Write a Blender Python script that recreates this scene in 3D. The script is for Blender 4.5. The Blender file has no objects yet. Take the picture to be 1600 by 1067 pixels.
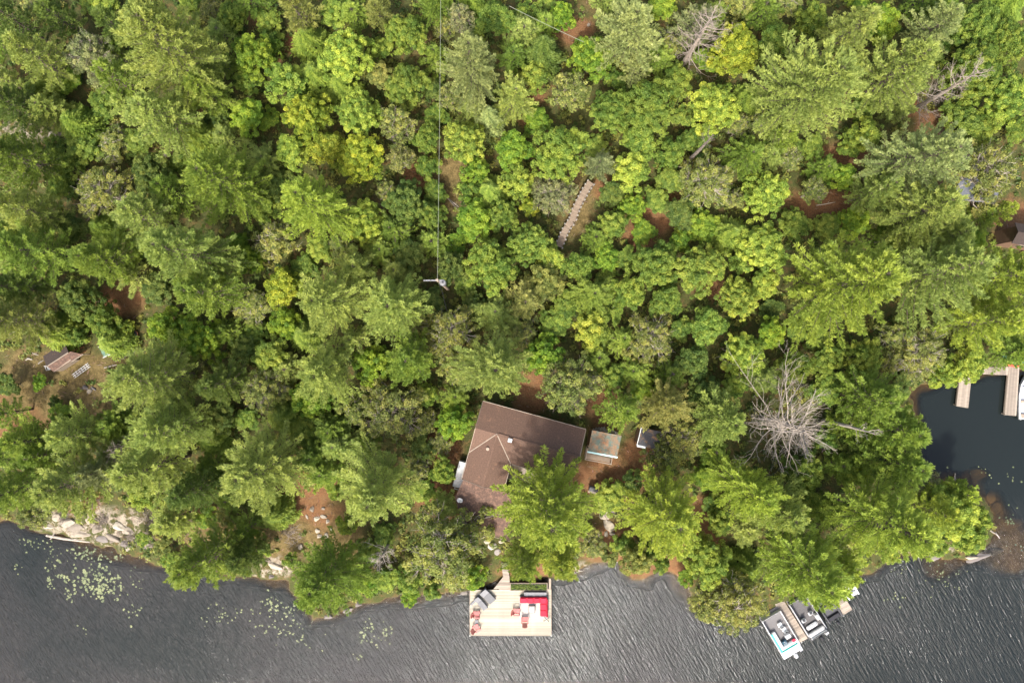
import bpy, math, random
import numpy as np
from mathutils import Vector, Matrix

# ------------------------------------------------------------------ camera, sky, sun, exposure
R_ = math.radians
scene = bpy.context.scene
CAM_H = 76.0                       # drone height above the lake
PXM = 1600 / (CAM_H * 36 / 24)     # photograph pixels per metre at lake level
cam_data = bpy.data.cameras.new('camera')
cam_data.lens = 24; cam_data.sensor_width = 36
cam_data.clip_start = 0.5; cam_data.clip_end = 6000
cam = bpy.data.objects.new('camera', cam_data)
scene.collection.objects.link(cam)
cam.location = (0, 0, CAM_H)
cam.rotation_euler = (0, 0, 0)
scene.camera = cam

SUN_EL, SUN_AZ = 52.0, 198.0       # degrees; azimuth clockwise from +Y
world = bpy.data.worlds.new('World'); scene.world = world
world.use_nodes = True
nt = world.node_tree
sky = nt.nodes.new('ShaderNodeTexSky'); sky.sky_type = 'NISHITA'; sky.sun_disc = False
sky.sun_elevation = R_(SUN_EL); sky.sun_rotation = R_(SUN_AZ)
sky.air_density = 1.0; sky.dust_density = 6.0; sky.ozone_density = 1.0
bg = nt.nodes['Background']; bg.inputs['Strength'].default_value = 0.15
nt.links.new(sky.outputs[0], bg.inputs[0])
sun_d = bpy.data.lights.new('sun', 'SUN'); sun_d.energy = 2.2; sun_d.angle = R_(3.5); sun_d.color = (1.0, .97, .92)
sun = bpy.data.objects.new('sun', sun_d); scene.collection.objects.link(sun)
sdir = Vector((math.sin(R_(SUN_AZ)) * math.cos(R_(SUN_EL)), math.cos(R_(SUN_AZ)) * math.cos(R_(SUN_EL)), math.sin(R_(SUN_EL))))
sun.rotation_euler = sdir.to_track_quat('Z', 'Y').to_euler()
sun.location = (0, -40, 60)
scene.view_settings.view_transform = 'Standard'
scene.view_settings.look = 'None'
scene.view_settings.exposure = 1.32
scene.view_settings.gamma = 1.0
scene.view_settings.use_curve_mapping = False
scene.cycles.max_bounces = 8
scene.cycles.transparent_max_bounces = 12
scene.cycles.caustics_reflective = False
scene.cycles.caustics_refractive = False

rng = np.random.default_rng(7)
random.seed(7)
COL = scene.collection

# ------------------------------------------------------------------ materials
MATS = {}
def nodes_of(m):
    m.use_nodes = True
    return m.node_tree.nodes, m.node_tree.links, m.node_tree.nodes['Principled BSDF']

def mat(name, rgb, rough=.7, var=.18, scale=3.0, bump=0.0, metal=0.0, stretch=None, rgb2=None, spec=.4, detail=6):
    """a plain surface with grain: base colour mottled by noise, and a fine relief"""
    m = bpy.data.materials.new(name); MATS[name] = m
    N, L, P = nodes_of(m)
    tc = N.new('ShaderNodeTexCoord'); mp = N.new('ShaderNodeMapping')
    L.new(tc.outputs['Object'], mp.inputs[0])
    if stretch: mp.inputs['Scale'].default_value = stretch
    nz = N.new('ShaderNodeTexNoise'); nz.inputs['Scale'].default_value = scale; nz.inputs['Detail'].default_value = detail
    nz.inputs['Roughness'].default_value = .65
    L.new(mp.outputs[0], nz.inputs['Vector'])
    oi = N.new('ShaderNodeObjectInfo')
    add = N.new('ShaderNodeMath'); add.operation = 'MULTIPLY_ADD'; add.inputs[1].default_value = .5; add.inputs[2].default_value = -.25
    L.new(oi.outputs['Random'], add.inputs[0])
    s = N.new('ShaderNodeMath'); s.operation = 'ADD'
    L.new(nz.outputs['Fac'], s.inputs[0]); L.new(add.outputs[0], s.inputs[1])
    cr = N.new('ShaderNodeValToRGB')
    a = rgb2 if rgb2 else tuple(c * (1 - var * 1.6) for c in rgb)
    b = rgb if rgb2 else tuple(min(1, c * (1 + var)) for c in rgb)
    cr.color_ramp.elements[0].color = (*a, 1); cr.color_ramp.elements[1].color = (*b, 1)
    cr.color_ramp.elements[0].position = .3; cr.color_ramp.elements[1].position = .7
    L.new(s.outputs[0], cr.inputs[0]); L.new(cr.outputs[0], P.inputs['Base Color'])
    P.inputs['Roughness'].default_value = rough; P.inputs['Metallic'].default_value = metal
    P.inputs['Specular IOR Level'].default_value = spec
    if bump:
        bp = N.new('ShaderNodeBump'); bp.inputs['Strength'].default_value = bump; bp.inputs['Distance'].default_value = .03
        L.new(nz.outputs['Fac'], bp.inputs['Height']); L.new(bp.outputs[0], P.inputs['Normal'])
    return m

mat('deck_wood', (.41, .37, .29), .8, .14, 2.2, .3, stretch=(.6, 9, 9))
mat('dock_wood', (.27, .225, .18), .85, .2, 2.0, .3, stretch=(.6, 9, 9))
mat('path_wood', (.215, .165, .12), .9, .09, 2.0, .3)
mat('white_post', (.24, .23, .20), .7, .1)
mat('old_wood', (.24, .19, .145), .9, .3, 3, .4, stretch=(1, 6, 6))
mat('pale_log', (.38, .33, .27), .9, .25, 3, .5)
mat('wall_wood', (.22, .13, .08), .8, .2, 3, .3)
mat('trim_pale', (.29, .235, .18), .7, .15)
mat('dark_glass', (.03, .035, .04), .12, .1)
mat('white_paint', (.50, .50, .49), .5, .08)
mat('white_gel', (.56, .57, .57), .3, .05)
mat('teal_vinyl', (.06, .42, .38), .45, .1)
mat('aqua_vinyl', (.48, .72, .68), .5, .08)
mat('navy_vinyl', (.03, .09, .13), .5, .1)
mat('grey_vinyl', (.42, .42, .41), .6, .1)
mat('grey_carpet', (.12, .115, .115), .95, .2, 8)
mat('alu', (.55, .56, .58), .35, .1, metal=.8)
mat('black_plastic', (.018, .018, .02), .35, .2)
mat('charcoal', (.06, .06, .065), .6, .2)
mat('red_plastic', (.46, .09, .085), .5, .12)
mat('red_cushion', (.50, .018, .045), .8, .12)
mat('grey_fabric', (.19, .19, .195), .9, .15)
mat('rug', (.36, .335, .30), .95, .14, 10)
mat('table_frame', (.20, .17, .15), .6, .15)
mat('table_top', (.30, .33, .35), .2, .08)
mat('rock_pale', (.33, .285, .22), .9, .3, 2.6, .8, rgb2=(.13, .105, .08))
mat('rock_white', (.37, .33, .26), .9, .3, 2.6, .8, rgb2=(.19, .16, .125))
mat('rock_grey', (.17, .15, .13), .85, .35, 1.8, .7, rgb2=(.13, .11, .10))
mat('rock_brown', (.22, .155, .08), .8, .3, 1.2, .6, rgb2=(.09, .065, .035))
mat('bark', (.16, .125, .10), .95, .35, 4, .6)
mat('dead_bark', (.40, .35, .295), .95, .25, 4, .4, rgb2=(.15, .125, .10))
mat('brush_bark', (.20, .165, .135), .95, .3, 4, .4)
mat('pole_wood', (.26, .20, .15), .9, .2, 4)
mat('insulator', (.17, .17, .175), .3, .1)
mat('wire', (.24, .25, .19), .5, .05)
mat('blue_plastic', (.04, .42, .62), .35, .12)
mat('red_kayak', (.60, .06, .04), .35, .12)
mat('green_wood', (.16, .27, .22), .8, .25, 3, .2, rgb2=(.09, .15, .11))
mat('rust', (.30, .12, .06), .9, .3, 5, .3)
mat('stone_step', (.32, .29, .26), .9, .2, 3, .5)

def roof_mat(name, c1, c2, litter, litter_amt, course=5.5, rough=.92, lscale=.9):
    """courses of shingles with a worn mottle and drifts of fallen needles"""
    m = bpy.data.materials.new(name); MATS[name] = m
    N, L, P = nodes_of(m)
    uv = N.new('ShaderNodeTexCoord')
    br = N.new('ShaderNodeTexBrick'); br.offset = .5
    br.inputs['Scale'].default_value = course; br.inputs['Mortar Size'].default_value = .03
    br.inputs['Color1'].default_value = (*c1, 1); br.inputs['Color2'].default_value = (*c2, 1)
    br.inputs['Mortar'].default_value = (*(c * .55 for c in c2), 1)
    L.new(uv.outputs['Object'], br.inputs['Vector'])
    nz = N.new('ShaderNodeTexNoise'); nz.inputs['Scale'].default_value = lscale; nz.inputs['Detail'].default_value = 9; nz.inputs['Roughness'].default_value = .7
    L.new(uv.outputs['Object'], nz.inputs['Vector'])
    cr = N.new('ShaderNodeValToRGB'); cr.color_ramp.elements[0].position = .62 - litter_amt; cr.color_ramp.elements[1].position = .72 - litter_amt * .6
    L.new(nz.outputs['Fac'], cr.inputs[0])
    mx = N.new('ShaderNodeMix'); mx.data_type = 'RGBA'
    L.new(cr.outputs[0], mx.inputs[0]); L.new(br.outputs['Color'], mx.inputs[6]); mx.inputs[7].default_value = (*litter, 1)
    n2 = N.new('ShaderNodeTexNoise'); n2.inputs['Scale'].default_value = 7; n2.inputs['Detail'].default_value = 6
    L.new(uv.outputs['Object'], n2.inputs['Vector'])
    ml = N.new('ShaderNodeMix'); ml.data_type = 'RGBA'; ml.blend_type = 'OVERLAY'; ml.inputs[0].default_value = .55
    L.new(mx.outputs[2], ml.inputs[6]); L.new(n2.outputs['Fac'], ml.inputs[7])
    L.new(ml.outputs[2], P.inputs['Base Color'])
    P.inputs['Roughness'].default_value = rough
    bp = N.new('ShaderNodeBump'); bp.inputs['Strength'].default_value = .5; bp.inputs['Distance'].default_value = .02
    L.new(n2.outputs['Fac'], bp.inputs['Height']); L.new(bp.outputs[0], P.inputs['Normal'])
    return m
roof_mat('roof_brown', (.135, .080, .055), (.118, .068, .046), (.165, .092, .058), .07)
roof_mat('roof_litter', (.115, .070, .052), (.095, .057, .043), (.175, .102, .070), .16, lscale=2.6)
roof_mat('roof_green', (.055, .095, .070), (.085, .13, .105), (.20, .095, .038), .21, course=3, rough=.7, lscale=1.3)
roof_mat('roof_dark', (.055, .055, .06), (.045, .045, .05), (.20, .115, .05), .12, lscale=1.3)
roof_mat('roof_bluegrey', (.12, .13, .155), (.10, .11, .135), (.20, .13, .09), .02)
roof_mat('roof_redbrown', (.055, .038, .030), (.045, .031, .025), (.12, .065, .035), .05)

def leaf_mat(name, transl=.3, hue=.03, val=.55):
    m = bpy.data.materials.new(name); MATS[name] = m
    N, L, P = nodes_of(m)
    out = N['Material Output']
    oi = N.new('ShaderNodeObjectInfo')
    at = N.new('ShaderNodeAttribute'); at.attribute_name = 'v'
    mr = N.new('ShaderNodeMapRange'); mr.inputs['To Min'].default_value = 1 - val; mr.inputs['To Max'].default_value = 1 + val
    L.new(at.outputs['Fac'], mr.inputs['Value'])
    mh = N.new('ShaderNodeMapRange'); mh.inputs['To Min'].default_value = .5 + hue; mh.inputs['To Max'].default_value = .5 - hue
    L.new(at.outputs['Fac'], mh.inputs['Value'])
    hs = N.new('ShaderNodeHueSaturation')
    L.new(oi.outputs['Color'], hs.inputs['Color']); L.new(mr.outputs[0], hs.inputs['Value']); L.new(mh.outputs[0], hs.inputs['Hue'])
    P.inputs['Roughness'].default_value = .55; P.inputs['Specular IOR Level'].default_value = .25
    L.new(hs.outputs[0], P.inputs['Base Color'])
    tr = N.new('ShaderNodeBsdfTranslucent')
    h2 = N.new('ShaderNodeHueSaturation'); h2.inputs['Hue'].default_value = .49; h2.inputs['Value'].default_value = 1.5
    L.new(hs.outputs[0], h2.inputs['Color']); L.new(h2.outputs[0], tr.inputs['Color'])
    mx = N.new('ShaderNodeMixShader'); mx.inputs[0].default_value = transl
    L.new(P.outputs[0], mx.inputs[1]); L.new(tr.outputs[0], mx.inputs[2]); L.new(mx.outputs[0], out.inputs['Surface'])
    return m
leaf_mat('needles', .42, .020, .42)
leaf_mat('leaves', .42, .030, .45)
leaf_mat('undergrowth_leaves', .3, .05, .5)

# ------------------------------------------------------------------ mesh helpers
def raw_mesh(name, verts, faces, material=None, v=None, smooth=False):
    """faces: Nx4 or Nx3 index array"""
    me = bpy.data.meshes.new(name)
    verts = np.asarray(verts, np.float32); faces = np.asarray(faces, np.int32)
    k = faces.shape[1]
    me.vertices.add(len(verts)); me.vertices.foreach_set('co', verts.ravel())
    me.loops.add(faces.size); me.loops.foreach_set('vertex_index', faces.ravel())
    me.polygons.add(len(faces)); me.polygons.foreach_set('loop_start', np.arange(0, faces.size, k, dtype=np.int32))
    if smooth: me.polygons.foreach_set('use_smooth', np.ones(len(faces), bool))
    if v is not None:
        a = me.attributes.new('v', 'FLOAT', 'FACE'); a.data.foreach_set('value', np.asarray(v, np.float32))
    me.update(calc_edges=True)
    if material: me.materials.append(MATS[material] if isinstance(material, str) else material)
    return me

class MB:
    """collects simple shapes into one mesh"""
    def __init__(s): s.v = []; s.f = []
    def _add(s, vs, fs):
        o = len(s.v); s.v += [tuple(p) for p in vs]; s.f += [tuple(i + o for i in f) for f in fs]; return s
    def box(s, c, d, rz=0, taper=1.0, rx=0, ry=0):
        M = Matrix.Translation(c) @ Matrix.Rotation(rz, 4, 'Z') @ Matrix.Rotation(ry, 4, 'Y') @ Matrix.Rotation(rx, 4, 'X')
        vs = [M @ Vector((x * d[0] / 2 * (taper if z > 0 else 1), y * d[1] / 2 * (taper if z > 0 else 1), z * d[2] / 2)) for z in (-1, 1) for x, y in ((-1, -1), (1, -1), (1, 1), (-1, 1))]
        return s._add(vs, [(3, 2, 1, 0), (4, 5, 6, 7), (0, 1, 5, 4), (1, 2, 6, 5), (2, 3, 7, 6), (3, 0, 4, 7)])
    def rbox(s, c, d, r=.03, rz=0, rx=0, ry=0):
        """box with all edges chamfered"""
        M = Matrix.Translation(c) @ Matrix.Rotation(rz, 4, 'Z') @ Matrix.Rotation(ry, 4, 'Y') @ Matrix.Rotation(rx, 4, 'X')
        hx, hy, hz = d[0] / 2, d[1] / 2, d[2] / 2; r = min(r, hx * .9, hy * .9, hz * .9)
        vs = []; 
        def ring(z, ix, iy, cx):
            a, b = hx - ix, hy - iy
            pts = [(-a + cx, -b), (a - cx, -b), (a, -b + cx), (a, b - cx), (a - cx, b), (-a + cx, b), (-a, b - cx), (-a, -b + cx)]
            return [M @ Vector((x, y, z)) for x, y in pts]
        rings = [ring(-hz, r, r, r), ring(-hz + r, 0, 0, r), ring(hz - r, 0, 0, r), ring(hz, r, r, r)]
        for q in rings: vs += q
        fs = [tuple(range(7, -1, -1)), tuple(range(24, 32))]
        for k in range(3):
            for i in range(8): fs.append((k * 8 + i, k * 8 + (i + 1) % 8, k * 8 + 8 + (i + 1) % 8, k * 8 + 8 + i))
        return s._add(vs, fs)
    def tube(s, pts, rads, n=8, cap=True):
        pts = [Vector(p) for p in pts]
        if not hasattr(rads, '__len__'): rads = [rads] * len(pts)
        vs = []
        for i, p in enumerate(pts):
            d = (pts[min(i + 1, len(pts) - 1)] - pts[max(i - 1, 0)]).normalized()
            a = d.orthogonal().normalized() if i == 0 else (a - d * a.dot(d)).normalized()
            b = d.cross(a)
            for k in range(n):
                t = 2 * math.pi * k / n
                vs.append(p + (a * math.cos(t) + b * math.sin(t)) * rads[i])
        fs = []
        for i in range(len(pts) - 1):
            for k in range(n):
                fs.append((i * n + k, i * n + (k + 1) % n, (i + 1) * n + (k + 1) % n, (i + 1) * n + k))
        if cap: fs += [tuple(range(n - 1, -1, -1)), tuple(range((len(pts) - 1) * n, len(pts) * n))]
        return s._add(vs, fs)
    def lathe(s, prof, c=(0, 0, 0), n=16):
        vs = [(c[0] + r * math.cos(2 * math.pi * k / n), c[1] + r * math.sin(2 * math.pi * k / n), c[2] + z) for r, z in prof for k in range(n)]
        fs = [((i) * n + k, i * n + (k + 1) % n, (i + 1) * n + (k + 1) % n, (i + 1) * n + k) for i in range(len(prof) - 1) for k in range(n)]
        fs += [tuple(range(n - 1, -1, -1)), tuple(range((len(prof) - 1) * n, len(prof) * n))]
        return s._add(vs, fs)
    def prism(s, poly, z0, z1):
        """poly CCW seen from above; z may be per-vertex list"""
        n = len(poly)
        z0 = z0 if hasattr(z0, '__len__') else [z0] * n; z1 = z1 if hasattr(z1, '__len__') else [z1] * n
        vs = [(p[0], p[1], z) for p, z in zip(poly, z0)] + [(p[0], p[1], z) for p, z in zip(poly, z1)]
        fs = [tuple(range(n - 1, -1, -1)), tuple(range(n, 2 * n))] + [(i, (i + 1) % n, n + (i + 1) % n, n + i) for i in range(n)]
        return s._add(vs, fs)
    def slab(s, quad, t):
        """a sheet of thickness t below the 4 (or n) 3-D corners"""
        n = len(quad)
        vs = [Vector(p) - Vector((0, 0, t)) for p in quad] + [Vector(p) for p in quad]
        fs = [tuple(range(n - 1, -1, -1)), tuple(range(n, 2 * n))] + [(i, (i + 1) % n, n + (i + 1) % n, n + i) for i in range(n)]
        return s._add(vs, fs)
    def mesh(s, name, material, smooth=False):
        me = bpy.data.meshes.new(name); me.from_pydata(s.v, [], s.f)
        if smooth: me.polygons.foreach_set('use_smooth', [True] * len(me.polygons))
        me.update(); me.materials.append(MATS[material]); return me
    def build(s, name, material, parent=None, loc=None, rz=0, smooth=False):
        return link(name, s.mesh(name, material, smooth), parent, loc, rz)

def link(name, me, parent=None, loc=None, rz=0):
    o = bpy.data.objects.new(name, me); COL.objects.link(o)
    if parent: o.parent = parent
    if loc is not None: o.location = loc
    if rz: o.rotation_euler = (0, 0, rz)
    return o
def tag(o, label=None, cat=None, group=None, kind=None):
    if label: o['label'] = label
    if cat: o['category'] = cat
    if group: o['group'] = group
    if kind: o['kind'] = kind
    return o
def thing(name, label, cat, loc=(0, 0, 0), rz=0, group=None, scale=None):
    o = bpy.data.objects.new(name, None); COL.objects.link(o)
    o.location = loc; o.rotation_euler = (0, 0, rz); o.empty_display_size = .3
    if scale: o.scale = scale
    return tag(o, label, cat, group)
def copy_tree(o, parent=None):
    kids = list(o.children)
    c = o.copy(); COL.objects.link(c); c.parent = parent
    for ch in kids: copy_tree(ch, c)
    return c

# a place in the photograph and its height -> metres
def at(px, py, z=0.0):
    k = (CAM_H - z) / CAM_H / PXM
    return Vector(((px - 800) * k, -(py - 533.5) * k, z))

# ------------------------------------------------------------------ terrain
SHORE = [(-9000, 700), (-60, 803), (0, 812), (40, 822), (80, 836), (150, 850), (205, 867), (240, 880), (275, 890), (330, 895), (380, 903), (425, 902), (448, 905),
    (466, 935), (490, 965), (515, 966), (548, 953), (580, 940), (602, 932), (650, 928), (700, 927), (742, 922), (770, 910), (830, 905), (880, 900), (905, 888), (935, 880), (962, 876),
    (975, 890), (985, 903), (1010, 908), (1028, 888), (1050, 893), (1074, 915), (1086, 942), (1105, 958), (1150, 962), (1205, 958), (1262, 938), (1320, 905), (1372, 890),
    (1400, 872), (1432, 862), (1470, 870), (1500, 878), (1525, 870), (1548, 848), (1556, 820), (1546, 790), (1528, 768), (1500, 752), (1470, 748), (1446, 738),
    (1434, 715), (1440, 688), (1432, 650), (1420, 618), (1440, 603), (1500, 590), (1545, 583), (1600, 578), (1700, 580), (9000, 500), (9000, -9000), (-9000, -9000)]
SH = np.array([((x - 800) / PXM, -(y - 533.5) / PXM) for x, y in SHORE])
def signed_shore(x, y):
    x = np.asarray(x, float); y = np.asarray(y, float)
    d2 = np.full(x.shape, 1e18); ins = np.zeros(x.shape, bool)
    n = len(SH)
    for i in range(n):
        a = SH[i]; b = SH[(i + 1) % n]; e = b - a
        t = np.clip(((x - a[0]) * e[0] + (y - a[1]) * e[1]) / (e @ e), 0, 1)
        d2 = np.minimum(d2, (x - a[0] - t * e[0]) ** 2 + (y - a[1] - t * e[1]) ** 2)
        if a[1] != b[1]:
            c = ((a[1] > y) != (b[1] > y)) & (x < (b[0] - a[0]) * (y - a[1]) / (b[1] - a[1]) + a[0])
            ins ^= c
    return np.where(ins, 1, -1) * np.sqrt(d2)
SHELVES = [(1585, 880, 54, 34, .32), (1590, 850, 40, 60, .22), (1465, 895, 35, 22, .3), (1530, 740, 26, 16, .35), (1558, 800, 22, 40, .3), (215, 875, 50, 16, .4), (165, 868, 60, 14, .35), (1070, 915, 30, 30, .4), (640, 940, 60, 12, .4), (430, 915, 24, 12, .3)]
def wob(x, y):
    return (np.sin(x * .9 + 1.3 * np.sin(y * .7)) * np.sin(y * 1.1 + 1.7 * np.sin(x * .5)) * .5 + np.sin(x * 2.3 + y * 1.1 + np.sin(y * 2.9)) * .25 + np.sin(y * 2.7 - x * 1.9 + 2 * np.sin(x * .8)) * .25)
def ground(x, y):
    x = np.asarray(x, float); y = np.asarray(y, float)
    d = signed_shore(x, y)
    dd = d + wob(x, y) * .45 * np.exp(-np.abs(d) / 8)
    far = np.clip(dd, 0, 90)
    land = .08 + .95 * (1 - np.exp(-np.clip(dd, 0, None) / 2.2)) + .048 * far + .12 * wob(x * .6, y * .6) * np.clip(dd / 3, 0, 1)
    dep = .10 + .80 * np.clip(-dd, 0, 30) ** 1.05
    dep = dep + .12 * wob(x * .7 + 3, y * .7)
    for (px, py, rx, ry, zz) in SHELVES:
        cx, cy = (px - 800) / PXM, -(py - 533.5) / PXM
        w = np.exp(-(((x - cx) / (rx / PXM)) ** 2 + ((y - cy) / (ry / PXM)) ** 2) ** 1.5)
        dep = dep * (1 - w) + np.minimum(dep, zz + .1 * wob(x * 1.6, y * 1.6)) * w
    dep = np.clip(dep, .04, 9)
    return np.where(dd > 0, land, -dep)
def gz(x, y):
    """height of the ground mesh here"""
    i = min(max(int(np.searchsorted(ax, x)) - 1, 0), len(ax) - 2); j = min(max(int(np.searchsorted(ay, y)) - 1, 0), len(ay) - 2)
    f = (x - ax[i]) / (ax[i + 1] - ax[i]); g = (y - ay[j]) / (ay[j + 1] - ay[j])
    return float((GZ[j, i] * (1 - f) + GZ[j, i + 1] * f) * (1 - g) + (GZ[j + 1, i] * (1 - f) + GZ[j + 1, i + 1] * f) * g)
def on(px, py, dz=0.0):
    """the ground point seen at this place of the photograph"""
    z = 2.0
    for _ in range(6):
        p = at(px, py, z); z = max(gz(p.x, p.y), 0)
    return Vector((p.x, p.y, z + dz))

def axis(lo, hi, step, far):
    a = np.arange(lo, hi + 1e-6, step); g = []; s = step; p = hi
    while p < far: s *= 1.35; p += s; g.append(p)
    h = []; s = step; p = lo
    while p > -far: s *= 1.35; p -= s; h.append(p)
    return np.array(h[::-1] + list(a) + g)
ax = axis(-64, 64, .32, 3000); ay = axis(-44, 48, .32, 3000)
GX, GY = np.meshgrid(ax, ay)
GZ = ground(GX, GY)
nx, ny = len(ax), len(ay)
idx = np.arange(nx * ny).reshape(ny, nx)
quads = np.stack([idx[:-1, :-1], idx[:-1, 1:], idx[1:, 1:], idx[1:, :-1]], -1).reshape(-1, 4)

def px_of(x, y, z=1.5):
    k = CAM_H / (CAM_H - z) * PXM
    return 800 + x * k, 533.5 - y * k
# bare places: (px, py, rx, ry, kind weight)   r = red needle litter, g = dry grass, w = pale bedrock
BARE = [(95, 600, 110, 60, 'g'), (30, 640, 60, 50, 'r'), (196, 470, 38, 30, 'r'), (270, 243, 45, 14, 'g'), (100, 208, 100, 16, 'w'), (345, 190, 25, 30, 'r'), (480, 780, 55, 60, 'r'), (440, 840, 60, 40, 'g'),
    (540, 850, 30, 40, 'g'), (150, 825, 105, 34, 'w'), (115, 785, 40, 20, 'r'), (300, 815, 60, 40, 'g'), (415, 890, 40, 16, 'w'), (690, 775, 40, 30, 'r'), (690, 700, 30, 40, 'r'), (830, 612, 30, 40, 'r'), (945, 640, 30, 40, 'r'),
    (950, 745, 62, 40, 'r'), (1000, 720, 30, 40, 'r'), (950, 850, 40, 35, 'r'), (1100, 830, 30, 60, 'r'), (1040, 895, 60, 22, 'r'), (905, 895, 40, 12, 'w'), (830, 895, 60, 16, 'r'), (700, 270, 26, 26, 'g'), (700, 320, 20, 20, 'g'),
    (838, 60, 50, 18, 'r'), (890, 62, 34, 22, 'r'), (935, 20, 26, 22, 'g'), (805, 88, 16, 16, 'g'), (822, 155, 30, 22, 'r'), (827, 192, 14, 18, 'r'), (668, 85, 20, 26, 'g'), (660, 280, 26, 20, 'r'),
    (940, 300, 22, 18, 'r'), (1028, 338, 46, 32, 'r'), (1000, 372, 26, 28, 'r'), (900, 320, 26, 50, 'g'), (1310, 245, 55, 20, 'r'), (1285, 320, 65, 24, 'r'), (1330, 160, 22, 30, 'r'), (1450, 200, 30, 22, 'r'), (1410, 170, 18, 18, 'r'), (1580, 345, 34, 30, 'r'), (1500, 240, 26, 16, 'r'),
    (600, 330, 10, 40, 'g'), (1110, 450, 26, 20, 'r'), (440, 110, 10, 10, 'r'), (410, 30, 25, 25, 'r'), (475, 80, 20, 20, 'r'), (1200, 12, 40, 20, 'g'), (1005, 75, 10, 10, 'r'), (1460, 862, 40, 12, 'w'), (1480, 750, 20, 20, 'g')]
PXg, PYg = px_of(GX, GY)
nzg = wob(GX * .8, GY * .8) * .35
def bare_mask(k, X, Y, nz):
    m = np.zeros(X.shape)
    for (px, py, rx, ry, t) in BARE:
        if t in k: m = np.maximum(m, np.clip(1.25 - np.sqrt(((X - px) / rx) ** 2 + ((Y - py) / ry) ** 2) + nz, 0, .5) * 2)
    return m
mr_, mg_, mw_ = (bare_mask(k, PXg, PYg, nzg) for k in 'rgw')

gm = bpy.data.materials.new('forest_floor'); MATS['forest_floor'] = gm
N, L, P = nodes_of(gm)
tc = N.new('ShaderNodeTexCoord')
def nz_(scale, detail=8, rough=.65):
    n = N.new('ShaderNodeTexNoise'); n.inputs['Scale'].default_value = scale; n.inputs['Detail'].default_value = detail; n.inputs['Roughness'].default_value = rough
    L.new(tc.outputs['Object'], n.inputs['Vector']); return n.outputs['Fac']
def ramp(src, p0, p1, c0=(0, 0, 0), c1=(1, 1, 1)):
    r = N.new('ShaderNodeValToRGB'); e = r.color_ramp.elements
    e[0].position = p0; e[1].position = p1; e[0].color = (*c0, 1); e[1].color = (*c1, 1); L.new(src, r.inputs[0]); return r.outputs[0]
def mixc(f, a, b):
    m = N.new('ShaderNodeMix'); m.data_type = 'RGBA'
    L.new(f, m.inputs[0]) if not isinstance(f, float) else setattr(m.inputs[0], 'default_value', f)
    for i, c in ((6, a), (7, b)):
        if isinstance(c, tuple): m.inputs[i].default_value = (*c, 1)
        else: L.new(c, m.inputs[i])
    return m.outputs[2]
def attr(nm):
    a = N.new('ShaderNodeAttribute'); a.attribute_name = nm; return a.outputs['Fac']
def mul(a, b, op='MULTIPLY'):
    m = N.new('ShaderNodeMath'); m.operation = op; m.use_clamp = True
    for i, q in enumerate((a, b)):
        if isinstance(q, float): m.inputs[i].default_value = q
        else: L.new(q, m.inputs[i])
    return m.outputs[0]
fine = nz_(7, 12, .75); midn = nz_(1.6); big = nz_(.5)
green = ramp(fine, .3, .72, (.030, .036, .012), (.092, .098, .030))
litter = ramp(fine, .28, .7, (.060, .034, .017), (.260, .128, .060))
dry = ramp(fine, .3, .7, (.085, .06, .022), (.27, .19, .085))
c = mixc(ramp(midn, .5, .66), green, mixc(.5, litter, green))
c = mixc(attr('litter'), c, mixc(ramp(midn, .50, .60), litter, mixc(.35, litter, dry)))
c = mixc(attr('dry'), c, mixc(ramp(midn, .42, .58), mixc(.2, dry, green), mixc(.35, green, litter)))
rockc = mixc(ramp(midn, .42, .55), ramp(fine, .3, .7, (.10, .075, .055), (.30, .25, .19)), ramp(fine, .25, .65, (.18, .15, .11), (.40, .35, .27)))
c = mixc(mul(attr('rock'), ramp(nz_(1.3), .47, .56)), c, rockc)
bed = mixc(ramp(nz_(.8), .35, .65), ramp(midn, .3, .7, (.08, .052, .020), (.17, .115, .045)), ramp(midn, .3, .7, (.15, .11, .05), (.25, .185, .09)))
ge = N.new('ShaderNodeNewGeometry'); sx = N.new('ShaderNodeSeparateXYZ'); L.new(ge.outputs['Position'], sx.inputs[0])
wet = N.new('ShaderNodeMapRange'); L.new(sx.outputs['Z'], wet.inputs['Value'])
wet.inputs['From Min'].default_value = -.02; wet.inputs['From Max'].default_value = .12; wet.inputs['To Min'].default_value = 1; wet.inputs['To Max'].default_value = 0
c = mixc(wet.outputs[0], c, bed)
L.new(c, P.inputs['Base Color']); P.inputs['Roughness'].default_value = .95; P.inputs['Specular IOR Level'].default_value = .15
bp = N.new('ShaderNodeBump'); bp.inputs['Strength'].default_value = .9; bp.inputs['Distance'].default_value = .12
L.new(fine, bp.inputs['Height']); L.new(bp.outputs[0], P.inputs['Normal'])

tm = raw_mesh('ground', np.stack([GX, GY, GZ], -1).reshape(-1, 3), quads, 'forest_floor', smooth=True)
for nm, arr in (('litter', mr_), ('dry', mg_), ('rock', mw_)):
    a = tm.attributes.new(nm, 'FLOAT', 'POINT'); a.data.foreach_set('value', np.clip(arr, 0, 1).astype(np.float32).ravel())
tag(link('ground', tm), kind='structure')

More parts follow.
